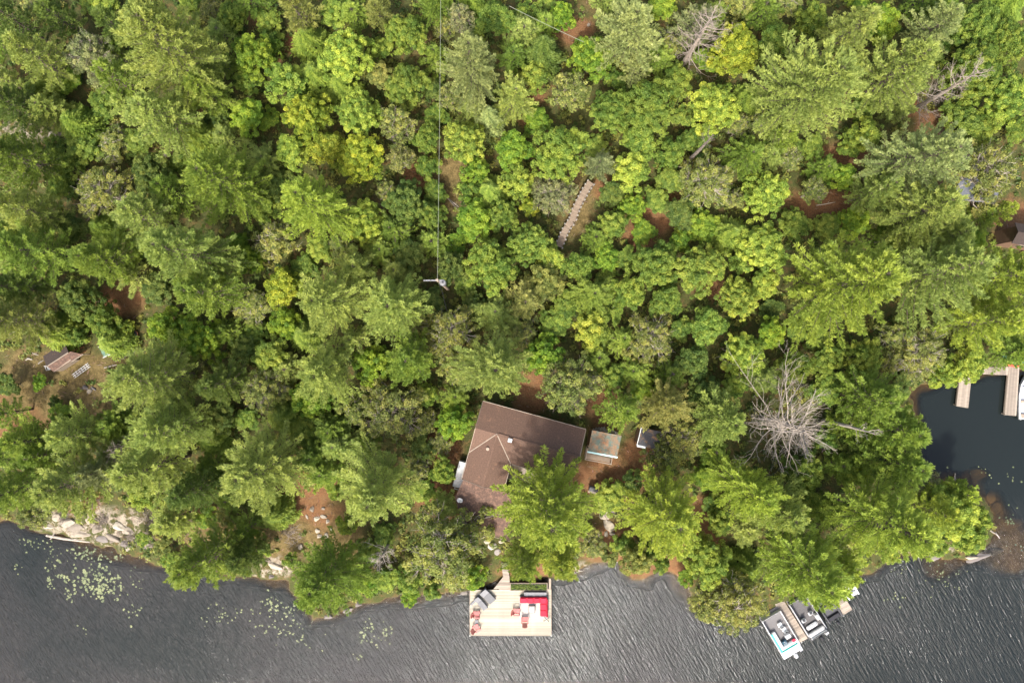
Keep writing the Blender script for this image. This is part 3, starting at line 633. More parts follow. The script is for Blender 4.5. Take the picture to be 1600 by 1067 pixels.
ROWS = '''
20 30 36 P dark|dark pine in the photo's top-left corner
92 28 34 P dark|dark pine second from the top-left corner along the top edge
52 92 46 P sage|yellow-green pine close under the top-left corner pines
128 78 52 O grey|grey twiggy thin-crowned tree near the top-left corner
20 162 38 P dark|dark pine at the left edge above the bare rock ledge
178 40 34 P dark|narrow pine left of the huge drooping pine at top left
182 125 36 P green|mid-green pine against the left flank of the huge drooping pine
262 78 84 P sage|huge drooping white pine near the top-left, tallest there
250 176 56 P sage|pine hanging below the huge drooping pine at top left
322 140 40 P green|slender pine on the right flank of the huge drooping pine
355 18 30 B mid|round leafy tree at the top edge left of the lime maple
465 18 36 P olive|olive pine at the top edge above the lime maple
420 62 26 B mid|small leafy tree between two bright maples near the top left
388 74 46 B bright|bright green maple right of the huge drooping pine
440 124 42 B green|rounded green tree left of the lime maple
378 176 40 B bright|lower bright green maple beside the huge drooping pine
536 76 54 B lime|lime maple standing apart near the top edge, left of the wire
472 176 52 B yellow|yellow-tinged maple, left lobe of the large yellow clump
556 172 46 B lime|upper right maple of the large yellow clump
560 240 50 B yellow|lower right maple of the large yellow clump, most golden
452 232 38 B lime|small maple at the lower left of the large yellow clump
505 228 42 B yellow|middle maple of the large yellow clump
350 285 66 P green|dense green pine below the bright maples at upper left
270 300 34 P green|small pine at the left foot of the dense green pine
146 292 54 O olive|olive broad crown below the bare rock ledge at upper left
228 266 44 B dark|dark leafy tree right of the olive crown at upper left
34 244 52 P mid|blue-green pine at the left edge under the bare ledge
42 330 52 P sage|yellow-tipped pine at the left edge, upper middle
222 338 46 P sage|grey-green pine between olive crown and tall sage pine
100 352 34 B dark|dark tree between two left-edge pines
490 322 66 P lime|lime-olive pine below the large yellow clump
566 345 46 B lime|bright leafy tree right of the lime-olive pine
632 44 46 B mid|deep green tree right of the lime maple at top
632 125 46 B mid|deep green tree left of the power wire, under the top one
590 112 30 B olive|small olive tree wedged right of the lime maple
590 20 26 P olive|small olive pine on the top edge
616 188 38 O olive|olive tree left of the power wire
664 210 32 B mid|narrow dark tree touching the power wire
622 246 28 O dry|dry brownish small tree left of the wire
668 260 26 B mid|small green tree just left of the wire, middle height
718 22 28 O grey|pale small tree at top edge right of the wire
776 20 42 B mid|mid-green tree at the top edge right of the wire
736 104 60 P pale|pale silvery pine right of the power wire
704 150 26 O olive|small olive crown under the pale silvery pine
850 76 32 C dark|dark fir between two bare orange patches
822 16 26 B mid|small dark tree at top centre
880 20 28 B bright|bright small tree at top centre by the diagonal wire
992 46 56 P pale|sage pine with pale crown at top right of the diagonal wire
992 108 28 P pale|small pale pine directly below the sage top pine
925 82 44 B bright|bright green tree at the diagonal wire's lower end
836 112 36 B green|leafy tree below the dark fir
896 138 42 O olive|olive brown-tinged crown above the boardwalk trees
726 216 46 B lime|lime tree right of the wire, mid height
765 180 24 C pale|thin pale spire fir among the lime trees
802 228 42 B bright|bright tree left of the big green maple near centre top
876 232 56 B green|big green maple above the boardwalk, left side
955 168 44 B mid|mid-green maple above the boardwalk's upper end
1018 158 56 B mid|large mid-green maple left of the lime maple pair
1005 215 40 B green|green maple between boardwalk and sage pine
990 262 42 B lime|lime crown right of the boardwalk's upper end
992 322 28 B bright|small bright tree right of the boardwalk
936 258 26 P grey|small grey-green hemlock over the boardwalk's upper end
866 300 44 O grey|grey-green tree left of the boardwalk
806 280 36 B lime|yellow-green tree left of the boardwalk trees
740 262 30 B bright|small lime tree near bare patch right of the wire
732 296 26 B green|small green bush below the bare patch by the wire
826 322 20 B yellow|little yellow shrub left of the boardwalk
740 340 42 B bright|bright rounded tree right of the wire above the pole
786 334 34 B mid|mint-dark tree beside the bright rounded tree above the pole
632 310 44 B dark|dark green tree left of the wire above the pole
676 334 28 B mid|small dark tree touching the wire above the pole
604 300 28 O olive|small olive tree right of the lime-olive pine
1086 40 34 P grey|grey-needled pine top half dead near the top edge
1218 56 38 B mid|dark green tree right of the lime maple pair
1276 26 36 B mid|dark green tree at the top edge above the giant pine
1330 42 46 P sage|pale pine at the top edge right of centre
1156 68 52 B yellow|upper lime maple of the pair left of the giant pine
1120 158 52 B lime|lower lime maple of the pair left of the giant pine
1062 120 36 B mid|dark leafy tree left of the lime maple pair
1262 138 92 P sage|giant star-shaped white pine at upper right
1390 26 38 B bright|bright leafy tree at the top edge left of the oaks
1400 112 58 P sage|yellow-green pine left of the dead grey snag
1462 46 40 P pale|pale pine at the upper right above the dead snag
1540 30 52 B mid|dark oak in the upper right group, at the top edge
1590 60 44 B mid|dark oak at the right edge near the top
1536 108 60 B mid|dark oak with rounded clumps right of the dead snag
1582 150 50 B green|dark oak at the right edge right of the snag
1512 186 42 B mid|dark oak right below the dead snag
1482 8 36 B mid|dark oak crown cut by the top edge
1545 196 36 B mid|lower dark oak of the upper right group
1424 244 72 P pale|pale plumed pine below the dead grey snag
1358 204 34 B lime|lime bush between giant pine and pale plumed pine
1322 272 30 B bright|small green bush on the orange clearing
1220 216 30 P green|small pine tucked under the giant star-shaped pine
1110 280 54 O olive|tall olive crown below the lime maple pair
1205 298 48 B lime|lime tree between olive crown and orange clearing
1050 232 32 B mid|mid-green tree left of the tall olive crown
1276 296 28 O olive|small olive crown on the orange clearing's edge
1370 296 40 P sage|sage pine at the lower left of the pale plumed pine
1556 264 64 O olive|broad olive oak overhanging the blue-grey roof
1442 335 62 P sage|lime-sage pine left of the blue-grey roof
1560 330 24 P lime|small lime pine below the blue-grey roof
58 394 56 P green|green pine at the left edge above the shed clearing
162 405 50 P green|green pine above the small bare dirt patch
22 448 42 P dark|dark pine at the left edge, middle height
112 466 46 B dark|dark leafy tree above the old shed
26 500 48 P olive|olive pine at the left edge above the old shed
150 500 34 B mid|dark tree between dirt patch and old shed
120 525 22 B mid|low bush just above the old shed
192 512 16 B lime|little lime shrub beside the green stacked boards
292 396 72 P sage|tall sage pine right of the small bare dirt patch
322 456 54 P green|lower sage pine leaning from the tall sage pine
253 508 38 B bright|bright leafy tree at the foot of the tall sage pine
304 530 48 B bright|lobed bright maple below the tall sage pine
385 405 28 B bright|small bright tree right of the tall sage pine
436 448 40 B yellow|yellow-green tree with rusty patch, left of centre
424 372 42 O olive|olive crown left of the lime-olive pine
516 470 62 P sage|sage pine left of the utility pole, outer one
556 420 36 P sage|narrow sage pine under the bright leafy tree
440 505 32 B bright|small bright tree below the rusty-patched tree
418 555 38 B green|green tree above the olive twiggy crown
376 545 30 B dark|dark tree right of the lobed bright maple
503 578 54 P sage|sage pine below the outer sage pine
480 622 42 B bright|bright green tree above the shore pines, left of centre
404 612 46 O olive|olive twiggy crown in the left middle
236 592 72 P sage|big dense pine right of the old shed
264 670 68 P sage|big dense pine directly below its twin right of the shed
346 600 44 P dark|dark pine in shade right of the twin dense pines
340 655 34 B dark|dark understory tree between twin pines and oval pine
116 680 42 P sage|sage pine below the boulders of the left clearing
44 690 38 P green|green pine at the lower left of the clearing
58 598 17 B bright|bright lone shrub on the left clearing
84 628 13 B dark|dark little shrub on the left clearing
6 602 26 B dark|dark bush at the left edge beside the clearing
8 645 28 P green|green pine tip at the left edge below the clearing
410 732 72 P sage|large oval pine above the shore rocks
612 480 60 P sage|sage pine just below the utility pole
640 562 48 P green|green pine between centre and bright pair
580 572 40 B bright|bright tree left of the olive crown near centre
556 530 28 P sage|small sage pine left of the bright tree near centre
700 515 52 O olive|olive crown right of the utility pole, below centre
712 575 40 O olive|smaller olive crown left of the long-plumed pine
770 574 70 P sage|long-plumed pine reaching the cottage roof from above
768 412 54 B green|green tree right of the utility pole
706 418 34 B dark|dark blue-green tree touching the utility pole
640 395 36 B dark|dark tree left of the utility pole
620 425 28 P olive|small dim pine above the pole's sage pine
818 470 34 P dry|straw-coloured dry pine near the centre
850 440 40 B olive|yellow-green tree right of the dry pine
828 378 44 B green|green tree left of the boardwalk's lower end
862 400 30 B lime|lime tree at the boardwalk's lower end
906 415 34 B mid|mid-green tree below the boardwalk
948 400 30 B bright|slim bright tree right below the boardwalk
958 350 32 B green|green shrub right of the boardwalk's middle
984 455 38 B green|green tree right of the dark gap, centre right
1030 410 50 B mid|mid-green maple at centre right
1044 470 36 B mid|darker maple under the centre-right one
1066 376 26 B bright|lime-green bush beside the orange patch, centre right
928 516 42 B lime|yellow-green rounded maple above the cottage
850 553 40 B bright|bright tree between long-plumed pine and olive crown
892 606 64 O olive|olive crown overhanging the cottage's upper roof edge
1020 528 48 O olive|olive-green crown right of the rounded maple
1044 636 44 P dry|yellow-tipped pine above the dark-roofed shed
972 642 34 P green|green pine between the two sheds
958 590 28 B mid|dark tree right of the roof-overhanging olive crown
708 660 38 B bright|bright round tree touching the cottage's left corner
608 645 62 O olive|grey-branched olive tree left of the bright round tree
552 640 36 O olive|olive crown right of the bright tree above the shore
662 620 28 B green|small green tree above the bright round tree
1100 418 50 B green|mid-dark leafy tree left of the lime trees
1198 388 56 B lime|lime tree left of the great lime pine, upper
1160 466 44 B lime|lime tree left of the great lime pine, lower
1200 440 34 B lime|small lime tree touching the great lime pine
1112 510 42 B green|green tree in the right middle below the mid-dark one
1168 552 44 B lime|lime shrubby tree above the big bleached dead tree
1210 520 34 B bright|bright tree left under the great lime pine
1086 566 38 B dark|dark tree left of the lime shrubby tree
1322 446 98 P lime|great lime-coloured white pine right of centre
1250 574 36 B mid|green bush above the bleached tree's crown
1466 430 82 P sage|great sage pine near the right edge
1478 376 46 P sage|upper part pine over the great sage pine, grey twigs on top
1566 430 64 P lime|lime-sage pine at the right edge
1536 502 52 P lime|lower lime pine at the right edge above the docks
1590 500 36 P lime|pine cut by the right edge above the kayak
1446 552 54 O olive|olive cedar-like crown overhanging the quiet bay
1408 520 34 O olive|small olive crown between great pines over the bay
1524 566 42 B lime|lime boughs overhanging the small right-hand dock
1482 586 32 B lime|lime boughs at the bay's corner
1358 562 44 B green|green tree below the great lime pine
1302 560 32 B mid|dark green tree beneath the great lime pine
1362 622 54 P green|green pine right of the bleached dead tree, upper
1400 664 56 P green|green pine by the bay, middle
1396 724 54 P green|green pine by the bay, lower
1340 690 32 B dark|dark shrub right of the bleached dead tree
1128 656 50 P sage|sage-lime pine left of the bleached dead tree
1070 690 44 O olive|olive tree right of the dark-roofed shed
1040 718 34 O olive|olive tree below the dark-roofed shed
1104 612 34 B dark|dark tree above the sage-lime pine
1150 605 28 B green|green bush left of the bleached tree's top
1260 740 44 B mid|mid-green tree under the bleached dead tree
1292 690 26 B mid|small green tree inside the bleached tree's right side
20 766 48 P green|green pine at the lower left edge
64 712 36 P green|pine tip just inside the lower left edge
42 806 30 O olive|low olive cedar hanging over the left shoreline
120 752 54 P sage|sage pine above the white shore rocks
168 736 40 P grey|greyish pine with a bare twiggy top above the shore rocks
240 730 58 P sage|sage pine between shore rocks and brush pile
215 778 34 B green|leafy bush overhanging the white shore rocks
304 766 46 P dark|darker pine left of the large oval pine
326 874 58 P green|deep green pine leaning out over the water, left
384 866 38 P dark|dark pine at the right shoulder of the leaning left pine
514 900 70 P green|round pine leaning over the water, left of the deck
566 912 30 B bright|bright bush between round pine and dead-topped conifer
586 764 76 P sage|great plumed pine above the shore, left of the cottage
660 700 26 B dark|dark shrub left of the cottage wall
690 738 30 B green|green shrub by the white tank beside the cottage
692 868 80 O olive|broad grey-branched oak left of the deck
740 905 26 B bright|bright leafy bough at the deck's upper left corner
636 908 30 B green|green bush at the waterline left of the broad oak
854 792 88 P lime|lime star-shaped pine spreading over the cottage roof
816 876 38 P green|lower green pine between cottage porch and deck
872 872 42 P lime|lime pine above the deck's back edge
1036 808 74 P lime|lime star-shaped pine right of the rock path
996 880 34 B olive|olive bush at the notch of the shore
1168 766 60 P lime|lime pine left above the dock trees
1216 796 52 P sage|sage pine right beside the lime dock-side pine
1340 742 34 B lime|bright lime bush below the green bay pines
1270 790 34 B green|green tree among the lime pines near the docks
1300 800 30 B mid|darker green tree in the gap between two lime pines
1378 815 84 P lime|biggest lime pine of the point, reaching the water
1256 884 82 P lime|lime pine spreading above the two docks
1308 878 46 P lime|lime pine tip above the white boat
1112 884 50 B green|glossy pale-leaved tree right of the shore notch
1110 950 40 O olive|low olive crown at the water right of the notch
1158 952 56 O olive|olive cedar hanging over the first dock
1496 806 60 B lime|rounded lime tree on the rock point
1450 796 40 P lime|lime pine at the neck of the rock point
1520 840 36 B green|green cedar bush at the rock point's tip
1466 852 26 B lime|lime shrub on the rock point's lower side
1448 760 34 O grey|grey-sage shrub on the neck of the rock point
1532 812 32 B lime|lime tree at the right edge of the rock point
1500 768 28 P lime|slim lime pine at the top of the rock point
1032 882 20 B green|low green shrub on the shore below the right lime star-shaped pine
952 868 22 B olive|olive shrub between the lower rock path and the water
1074 902 20 B bright|bright shrub at the waterline left of the glossy pale-leaved tree
975 850 24 B green|green shrub right of the path's round white boulder
1012 866 24 B mid|deep green shrub in the notch above the olive bush
1092 856 30 B green|green tree above the glossy pale-leaved tree
252 856 20 B olive|olive tuft at the right end of the left shore ledge
262 876 17 B green|green shrub at the waterline left of the leaning shore pine
352 806 24 B olive|olive shrub on the dry slope below the oval pine
412 858 17 B lime|yellowish shrub on the dry slope right of the leaning shore pine
452 876 15 B green|little green shrub at the shore left of the round pine
540 822 22 B lime|lime shrub below the great plumed pine's left side
525 770 20 B lime|lime shrub right of the white stone scatter
640 934 20 B bright|bright green bush at the waterline under the broad oak's left side
676 924 20 B green|green bush at the waterline under the broad oak
122 800 17 B olive|olive tuft above the highest white boulder
222 842 16 B green|green tuft on the left shore ledge beside the twig heap
1128 820 28 B mid|deep green tree between the lime star pine and dock trees
1420 836 22 B green|green shrub at the point's neck by the water
1392 868 20 B lime|lime shrub at the waterline left of the rock point
'''
for ln in ROWS.strip().splitlines():
    a, lab = ln.split('|'); f = a.split()
    plant(float(f[0]), float(f[1]), float(f[2]), f[3], f[4], lab)
N_HAND = len(TREES)

# bare, dead trees
def dead_tree(px, py, R, Ht, label, seed, nb=34, tmin=.45, flat=.1, name='dead_tree', matn='dead_bark', lean=(0, 0), dz=.6):
    z0 = on(px, py).z; p = at(px, py, z0 + Ht * dz)
    r = thing(name, label, 'tree' if name == 'dead_tree' else 'brush', (p.x, p.y, gz(p.x, p.y)), 0)
    r.rotation_euler = (lean[0], lean[1], 0)
    me, _, _ = make_dead(seed, R, Ht, nb, flat, tmin, matn)
    link('branches' if name != 'dead_tree' else 'bare_limbs', me, r)
    return r
dead_tree(1226, 664, 6.8, 11.5, 'large bleached dead tree with bare spreading limbs, right of the sheds', 5, 58, .30, .08)
dead_tree(1330, 668, 1.9, 10.5, 'thin bleached snag on the right side of the large bare tree', 15, 12, .6, .5)
dead_tree(1464, 150, 2.9, 12.5, 'grey dead snag below the upper right oaks', 6, 44, .18, .0, dz=.5, matn='brush_bark')
dead_tree(1096, 52, 3.4, 12.0, 'dead grey conifer drooping at the top edge right of centre', 8, 46, .3, -.35, dz=.7, matn='brush_bark')
dead_tree(178, 700, 1.7, 9.5, 'small bare grey treetop among the lower left pines', 9, 22, .6, .2, dz=.9)
dead_tree(597, 866, 2.0, 8.0, 'dead silvery conifer between round pine and broad oak', 10, 34, .3, .2, dz=.6)
dead_tree(236, 182, 1.7, 8.5, 'bare grey branches under the huge drooping pine at top left', 17, 16, .5, .1, dz=.7)
dead_tree(1112, 214, 1.3, 10.0, 'small bare spiky top above the tall olive crown', 18, 14, .7, .5, dz=.95, matn='brush_bark')
for (px, py, R, lab, sd) in ((288, 816, 1.9, 'tangled brown brush pile behind the leaning shore pine', 31), (232, 806, 1.3, 'smaller brush pile on the white shore rocks', 32), (100, 806, 1.0, 'low twig heap at the left end of the white shore rocks', 35), (160, 812, 1.2, 'twig heap between the highest white boulder and leafy shore bush', 36), (203, 838, 1.0, 'twig heap at the right end of the white slab on the shoreline', 37), (455, 835, 1.4, 'twiggy brush heap on the dry shore slope', 33), (715, 905, 1.0, 'grey driftwood brush at the waterline left of the deck', 34)):
    p = on(px, py)
    r = thing('brush_pile', lab, 'brush', (p.x, p.y, p.z - .1))
    rg = np.random.default_rng(sd); mb = MB()
    for i in range(60):
        a = rg.uniform(0, 6.28); q = rg.normal(size=2) * R * .35
        dead_branches(mb, (q[0], q[1], rg.uniform(.0, .35)), a, R * rg.uniform(.5, 1.0), rg.uniform(-.05, .5), rg, .022, depth=1)
    link('branches', mb.mesh('branches', 'brush_bark'), r)

# ------------------------------------------------------------------ cottage
def walls(parent, poly, z0, z1, t, m, name='wall'):
    """each wall a part, butted at the corners"""
    n = len(poly); cen = sum((Vector((*p, 0)) for p in poly), Vector()) / n
    for i in range(n):
        a = Vector((*poly[i], 0)); b = Vector((*poly[(i + 1) % n], 0)); d = (b - a); ln = d.length; d.normalize()
        nrm = Vector((d.y, -d.x, 0)); nrm = nrm if nrm.dot((a + b) / 2 - cen) > 0 else -nrm
        mb = MB(); c = (a + b) / 2 - nrm * t / 2
        mb.box((c.x, c.y, (z0 + z1) / 2), (ln - t * 1.02, t, z1 - z0), math.atan2(d.y, d.x)); mb.build(name, m, parent)
def window_on(parent, a, b, f, w, z, h, out_n):
    a = Vector((*a, 0)); b = Vector((*b, 0)); d = (b - a).normalized(); p = a + (b - a) * f; rz = math.atan2(d.y, d.x); nrm = Vector(out_n).normalized()
    q = p + nrm * .03; fr = MB()
    for sx in (-1, 1): fr.box((q.x + d.x * sx * w / 2, q.y + d.y * sx * w / 2, z), (.08, .07, h + .16), rz)
    for sz in (-1, 1): fr.box((q.x, q.y, z + sz * (h / 2 + .04)), (w - .08, .07, .08), rz)
    o = fr.build('window', 'trim_pale', parent)
    q = p + nrm * .015; MB().box((q.x, q.y, z), (w - .08, .03, h), rz).build('pane', 'dark_glass', o)

ZE, ZR = 5.3, 6.35                                 # eave and ridge heights above the lake
G0 = on(820, 700).z
cott = thing('cottage', 'brown shingle-roofed cottage with cross gable, above the lakeside deck', 'cottage', at(830, 700, G0))
inv = Vector(cott.location)
def L3(px, py, z): 
    p = at(px, py, z) - inv; return Vector((p.x, p.y, p.z))
u_ = (at(915, 671, ZE) - at(755, 627, ZE)); LM = u_.length; u_.normalize(); v_ = Vector((u_.y, -u_.x, 0))   # u along the main ridge, v down the photo
o_ = at(755, 627, ZE) - inv
WM = (at(735, 707, ZE) - at(755, 627, ZE)).length
def C(a, b, z): return o_ + u_ * a + v_ * b + Vector((0, 0, z - o_.z - inv.z))
wa0, wa1 = .02, 4.45                               # wing along u
wend = WM + 2.85
def roofpart(name, quad, m, t=.12, parent=None):
    """roof plane with its own axes, so that courses run along the eave"""
    quad = [Vector(q) for q in quad]
    org = quad[0]; ex = (quad[1] - quad[0]).normalized(); nz = ex.cross(quad[-1] - quad[0]).normalized(); ey = nz.cross(ex)
    M = Matrix((ex, ey, nz)).transposed().to_4x4(); M.translation = org; Mi = M.inverted()
    loc = [Mi @ q for q in quad]
    mb = MB(); n = len(loc)
    sgn = 1 if (nz.z > 0) else -1
    vs = [p - Vector((0, 0, t * sgn)) for p in loc] + loc
    mb._add(vs, [tuple(range(n - 1, -1, -1)), tuple(range(n, 2 * n))] + [(i, (i + 1) % n, n + (i + 1) % n, n + i) for i in range(n)])
    o = mb.build(name, m, parent); o.matrix_local = M; return o
midb = WM / 2
# main roof, two slopes
zj = ZR - .001
jm = (wa0 + wa1) / 2
roofpart('roof_slope', [C(LM, 0, ZE), C(0, 0, ZE), C(0, midb, ZR), C(LM, midb, ZR)], 'roof_brown', parent=cott)
roofpart('roof_slope', [C(0, midb, ZR), C(0, WM - .02, ZE), C(jm, midb, ZR + .01)], 'roof_brown', parent=cott)
roofpart('roof_slope', [C(jm, midb, ZR + .008), C(wa1, WM, ZE), C(LM, WM, ZE), C(LM, midb, ZR)], 'roof_brown', parent=cott)
# wing
roofpart('roof_slope', [C(wa0, WM - .02, ZE + .0), C(wa0, wend, ZE), C(jm, wend, ZR), C(jm, midb, ZR + .012)], 'roof_brown', parent=cott)
roofpart('roof_slope', [C(wa1, wend, ZE), C(wa1, WM, ZE), C(jm, midb, ZR + .014), C(jm, wend, ZR)], 'roof_brown', parent=cott)
def strip(name, a, b, w, m, parent, dz=.03, t=.03):
    a = Vector(a); b = Vector(b); d = b - a; ln = d.length; mid = (a + b) / 2 + Vector((0, 0, dz))
    mb = MB(); mb.box((0, 0, 0), (ln, w, t)); o = mb.build(name, m, parent)
    o.location = mid; o.rotation_euler = d.to_track_quat('X', 'Z').to_euler(); return o
strip('valley_flashing', C(0.0, WM, ZE), C(jm, midb, ZR), .085, 'trim_pale', cott, .03)
strip('valley_flashing', C(wa1, WM, ZE), C(jm, midb, ZR), .085, 'trim_pale', cott, .03)
strip('ridge_cap', C(jm + .1, midb, ZR), C(LM, midb, ZR), .22, 'roof_brown', cott, .02)
strip('ridge_cap', C(jm, midb + .1, ZR), C(jm, wend, ZR), .22, 'roof_brown', cott, .03)
for a, b in ((C(0, -.04, ZE), C(LM, -.04, ZE)), (C(wa1 + .1, WM + .04, ZE), C(LM, WM + .04, ZE)), (C(wa1 + .05, WM + .1, ZE), C(wa1 + .05, wend, ZE)), (C(-.03, 0, ZE), C(-.03, midb, ZR)), (C(-.03, WM, ZE), C(-.03, midb, ZR)), (C(LM + .03, 0, ZE), C(LM + .03, midb, ZR)), (C(LM + .03, WM, ZE), C(LM + .03, midb, ZR)),
             (C(wa0, wend + .03, ZE), C(jm, wend + .03, ZR)), (C(wa1, wend + .03, ZE), C(jm, wend + .03, ZR)), (C(-.04, WM, ZE), C(-.04, wend, ZE))):
    strip('fascia', a, b, .06, 'trim_pale' if b.z - a.z < .1 else 'old_wood', cott, -.06, .18)
gi = .45
gl0 = G0 - inv.z - .6
def W2(a, b): p = C(a, b, ZE); return (p.x, p.y)
walls(cott, [W2(gi, gi), W2(LM - gi, gi), W2(LM - gi, WM - gi), W2(gi, WM - gi)], gl0, ZE - inv.z + .08, .16, 'wall_wood')
walls(cott, [W2(wa0 + gi, WM - gi + .01), W2(wa1 - gi, WM - gi + .01), W2(wa1 - gi, wend - .35), W2(wa0 + gi, wend - .35)], gl0, ZE - inv.z + .08, .16, 'wall_wood')
# gable triangles close the ends
for a in (.46, LM - .54):
    p0, p1, p2 = C(a, gi, ZE + .05), C(a, WM - gi, ZE + .05), C(a, midb, ZR - .18); q = u_ * .08
    MB()._add([p0, p1, p2, p0 + q, p1 + q, p2 + q], [(0, 1, 2), (5, 4, 3), (0, 3, 4, 1), (1, 4, 5, 2), (2, 5, 3, 0)]).build('gable', 'wall_wood', cott)
p0, p1, p2 = C(wa0 + gi, wend - .4, ZE + .05), C(wa1 - gi, wend - .4, ZE + .05), C(jm, wend - .4, ZR - .2); q = v_ * .08
MB()._add([p0, p1, p2, p0 + q, p1 + q, p2 + q], [(0, 1, 2), (5, 4, 3), (0, 3, 4, 1), (1, 4, 5, 2), (2, 5, 3, 0)]).build('gable', 'wall_wood', cott)
for f in (.2, .5, .8): window_on(cott, W2(gi, gi), W2(LM - gi, gi), f, 1.1, ZE - inv.z - 1.1, .9, -v_)
for f in (.55, .8): window_on(cott, W2(gi, WM - gi), W2(LM - gi, WM - gi), f, 1.5, ZE - inv.z - 1.1, 1.1, v_)
window_on(cott, W2(LM - gi, gi), W2(LM - gi, WM - gi), .5, 1.1, ZE - inv.z - 1.1, .9, u_)
window_on(cott, W2(wa0 + gi, WM), W2(wa0 + gi, wend - .35), .55, .9, ZE - inv.z - 1.1, .9, -u_)
# vents
def roof_pt(px, py):
    for z in np.arange(7.2, 5.0, -.02):
        q = at(px, py, z) - inv; rel = q - o_; b = rel.x * v_.x + rel.y * v_.y; a = rel.x * u_.x + rel.y * u_.y
        zr = ZR - abs(b - midb) / midb * (ZR - ZE)
        if wa0 < a < wa1 and b > midb: zr = max(zr, ZR - abs(a - jm) / ((wa1 - wa0) / 2) * (ZR - ZE))
        if z <= zr: break
    return Vector((q.x, q.y, z - inv.z))
q = roof_pt(797, 687); mb = MB(); mb.box((0, 0, .10), (.40, .42, .30), 0, .62); v1 = mb.build('roof_vent', 'white_paint', cott, q, math.atan2(u_.y, u_.x)); MB().rbox((0, -.02, .30), (.44, .40, .07), .02).build('vent_cap', 'alu', v1)
q = roof_pt(762, 701); MB().lathe([(.14, -.1), (.13, .12), (.17, .14), (.17, .18), (.02, .2)], n=12).build('roof_vent', 'old_wood', cott, q)
# lower porch roof, thick with needles
pz0, pz1 = ZE - .28, ZE - .95
pr = [(722, 748), (790, 766), (803, 772), (797, 846), (760, 836), (727, 825), (715, 778)]
zz = [pz0, pz0, pz0, pz1, pz1, pz1, pz0 - .3]
porch_pts = []
for (x, y), z in zip(pr, zz): porch_pts.append(L3(x, y, z))
roofpart('porch_roof', [L3(797, 844, pz1), L3(805, 772, pz0), L3(724, 749, pz0), L3(711, 777, pz0 - .27), L3(724, 824, pz1)], 'roof_litter', .1, cott)
strip('fascia', L3(797, 845.5, pz1), L3(724, 825.5, pz1), .05, 'old_wood', cott, -.06, .16)
for x, y in ((728, 822), (760, 831), (791, 840), (716, 782)):
    p = L3(x, y, pz1 if y > 800 else pz0 - .27); g = gl0
    MB().box((p.x, p.y, (g + p.z - .12) / 2), (.12, .12, p.z - .12 - g)).build('post', 'old_wood', cott)
fl = [L3(797, 840, G0 + .25), L3(800, 768, G0 + .25), L3(728, 748, G0 + .25), L3(722, 820, G0 + .25)]
MB().slab(fl, .3).build('porch_floor', 'old_wood', cott)
# sandy patio slab in the notch between wing and main roof
fl = [L3(836, 756, G0 + .15), L3(842, 734, G0 + .15), L3(800, 724, G0 + .15), L3(794, 748, G0 + .15)]
MB().slab(fl, .3).build('patio', 'dock_wood', cott)

# satellite dish on the porch eave
p = at(718.5, 781, ZE - .1)
ds = thing('satellite_dish', 'white satellite dish at the left edge of the porch roof', 'dish', (p.x, p.y, pz0 - .35))
mb = MB(); prof = [(.02, .0), (.12, .015), (.22, .05), (.30, .10), (.305, .12), (.22, .075), (.12, .035), (.02, .02)]
mb.lathe(prof, n=20); d = mb.build('reflector', 'white_gel', ds, (0, 0, .42), smooth=True); d.rotation_euler = (R_(25), 0, 0)
MB().tube([(0, 0, 0), (0, 0, .42)], .025, 8).build('mast', 'alu', ds)
MB().tube([(0, 0, .42), (0, -.22, .68)], .012, 6).box((0, -.23, .69), (.06, .09, .06)).build('feed_arm', 'black_plastic', ds)
# white storage chest against the left wall
p = on(720.5, 739); ang = math.atan2(u_.y, u_.x)
ch = thing('storage_chest', 'long white storage chest against the cottage left wall', 'chest', (p.x, p.y, p.z - .12), ang)
MB().rbox((0, 0, .55), (.95, 2.75, .95), .05).build('body', 'white_paint', ch)
MB().rbox((0, 0, 1.07), (1.02, 2.82, .09), .03).box((0, .5, 1.115), (.9, .02, .015)).box((0, -.5, 1.115), (.9, .02, .015)).build('lid', 'white_gel', ch)
p = on(716, 758)
fr = thing('steel_stand', 'small white metal stand below the white storage chest', 'stand', (p.x, p.y, p.z - .05), ang)
mb = MB()
for sx in (-.28, .28): mb.box((sx, 0, .55), (.09, .75, .06))
for sy in (-.34, .34): mb.box((0, sy, .55), (.47, .09, .06))
mb.build('frame', 'white_paint', fr)
for sx in (-.28, .28):
    for sy in (-.34, .34): MB().box((sx, sy, .26), (.07, .07, .52)).build('leg', 'white_paint', fr)
# barbecue
p = on(926, 761)
bb = thing('barbecue_grill', 'black barbecue grill with pale shelf beside the cottage', 'grill', (p.x, p.y, p.z - .02), R_(-14))
MB().rbox((0, 0, .72), (1.0, .55, .26), .04).build('firebox', 'black_plastic', bb)
lid = MB().tube([(-.48, 0, .86), (.48, 0, .86)], [.27, .27], 12).build('lid', 'charcoal', bb)
MB().tube([(-.3, -.29, .92), (.3, -.29, .92)], .018, 6).build('handle', 'alu', lid)
MB().rbox((0, -.42, .80), (1.0, .20, .04), .01).build('shelf', 'trim_pale', bb)
for sx in (-.42, .42):
    for sy in (-.2, .2): MB().box((sx, sy, .29), (.05, .05, .60)).build('leg', 'black_plastic', bb)

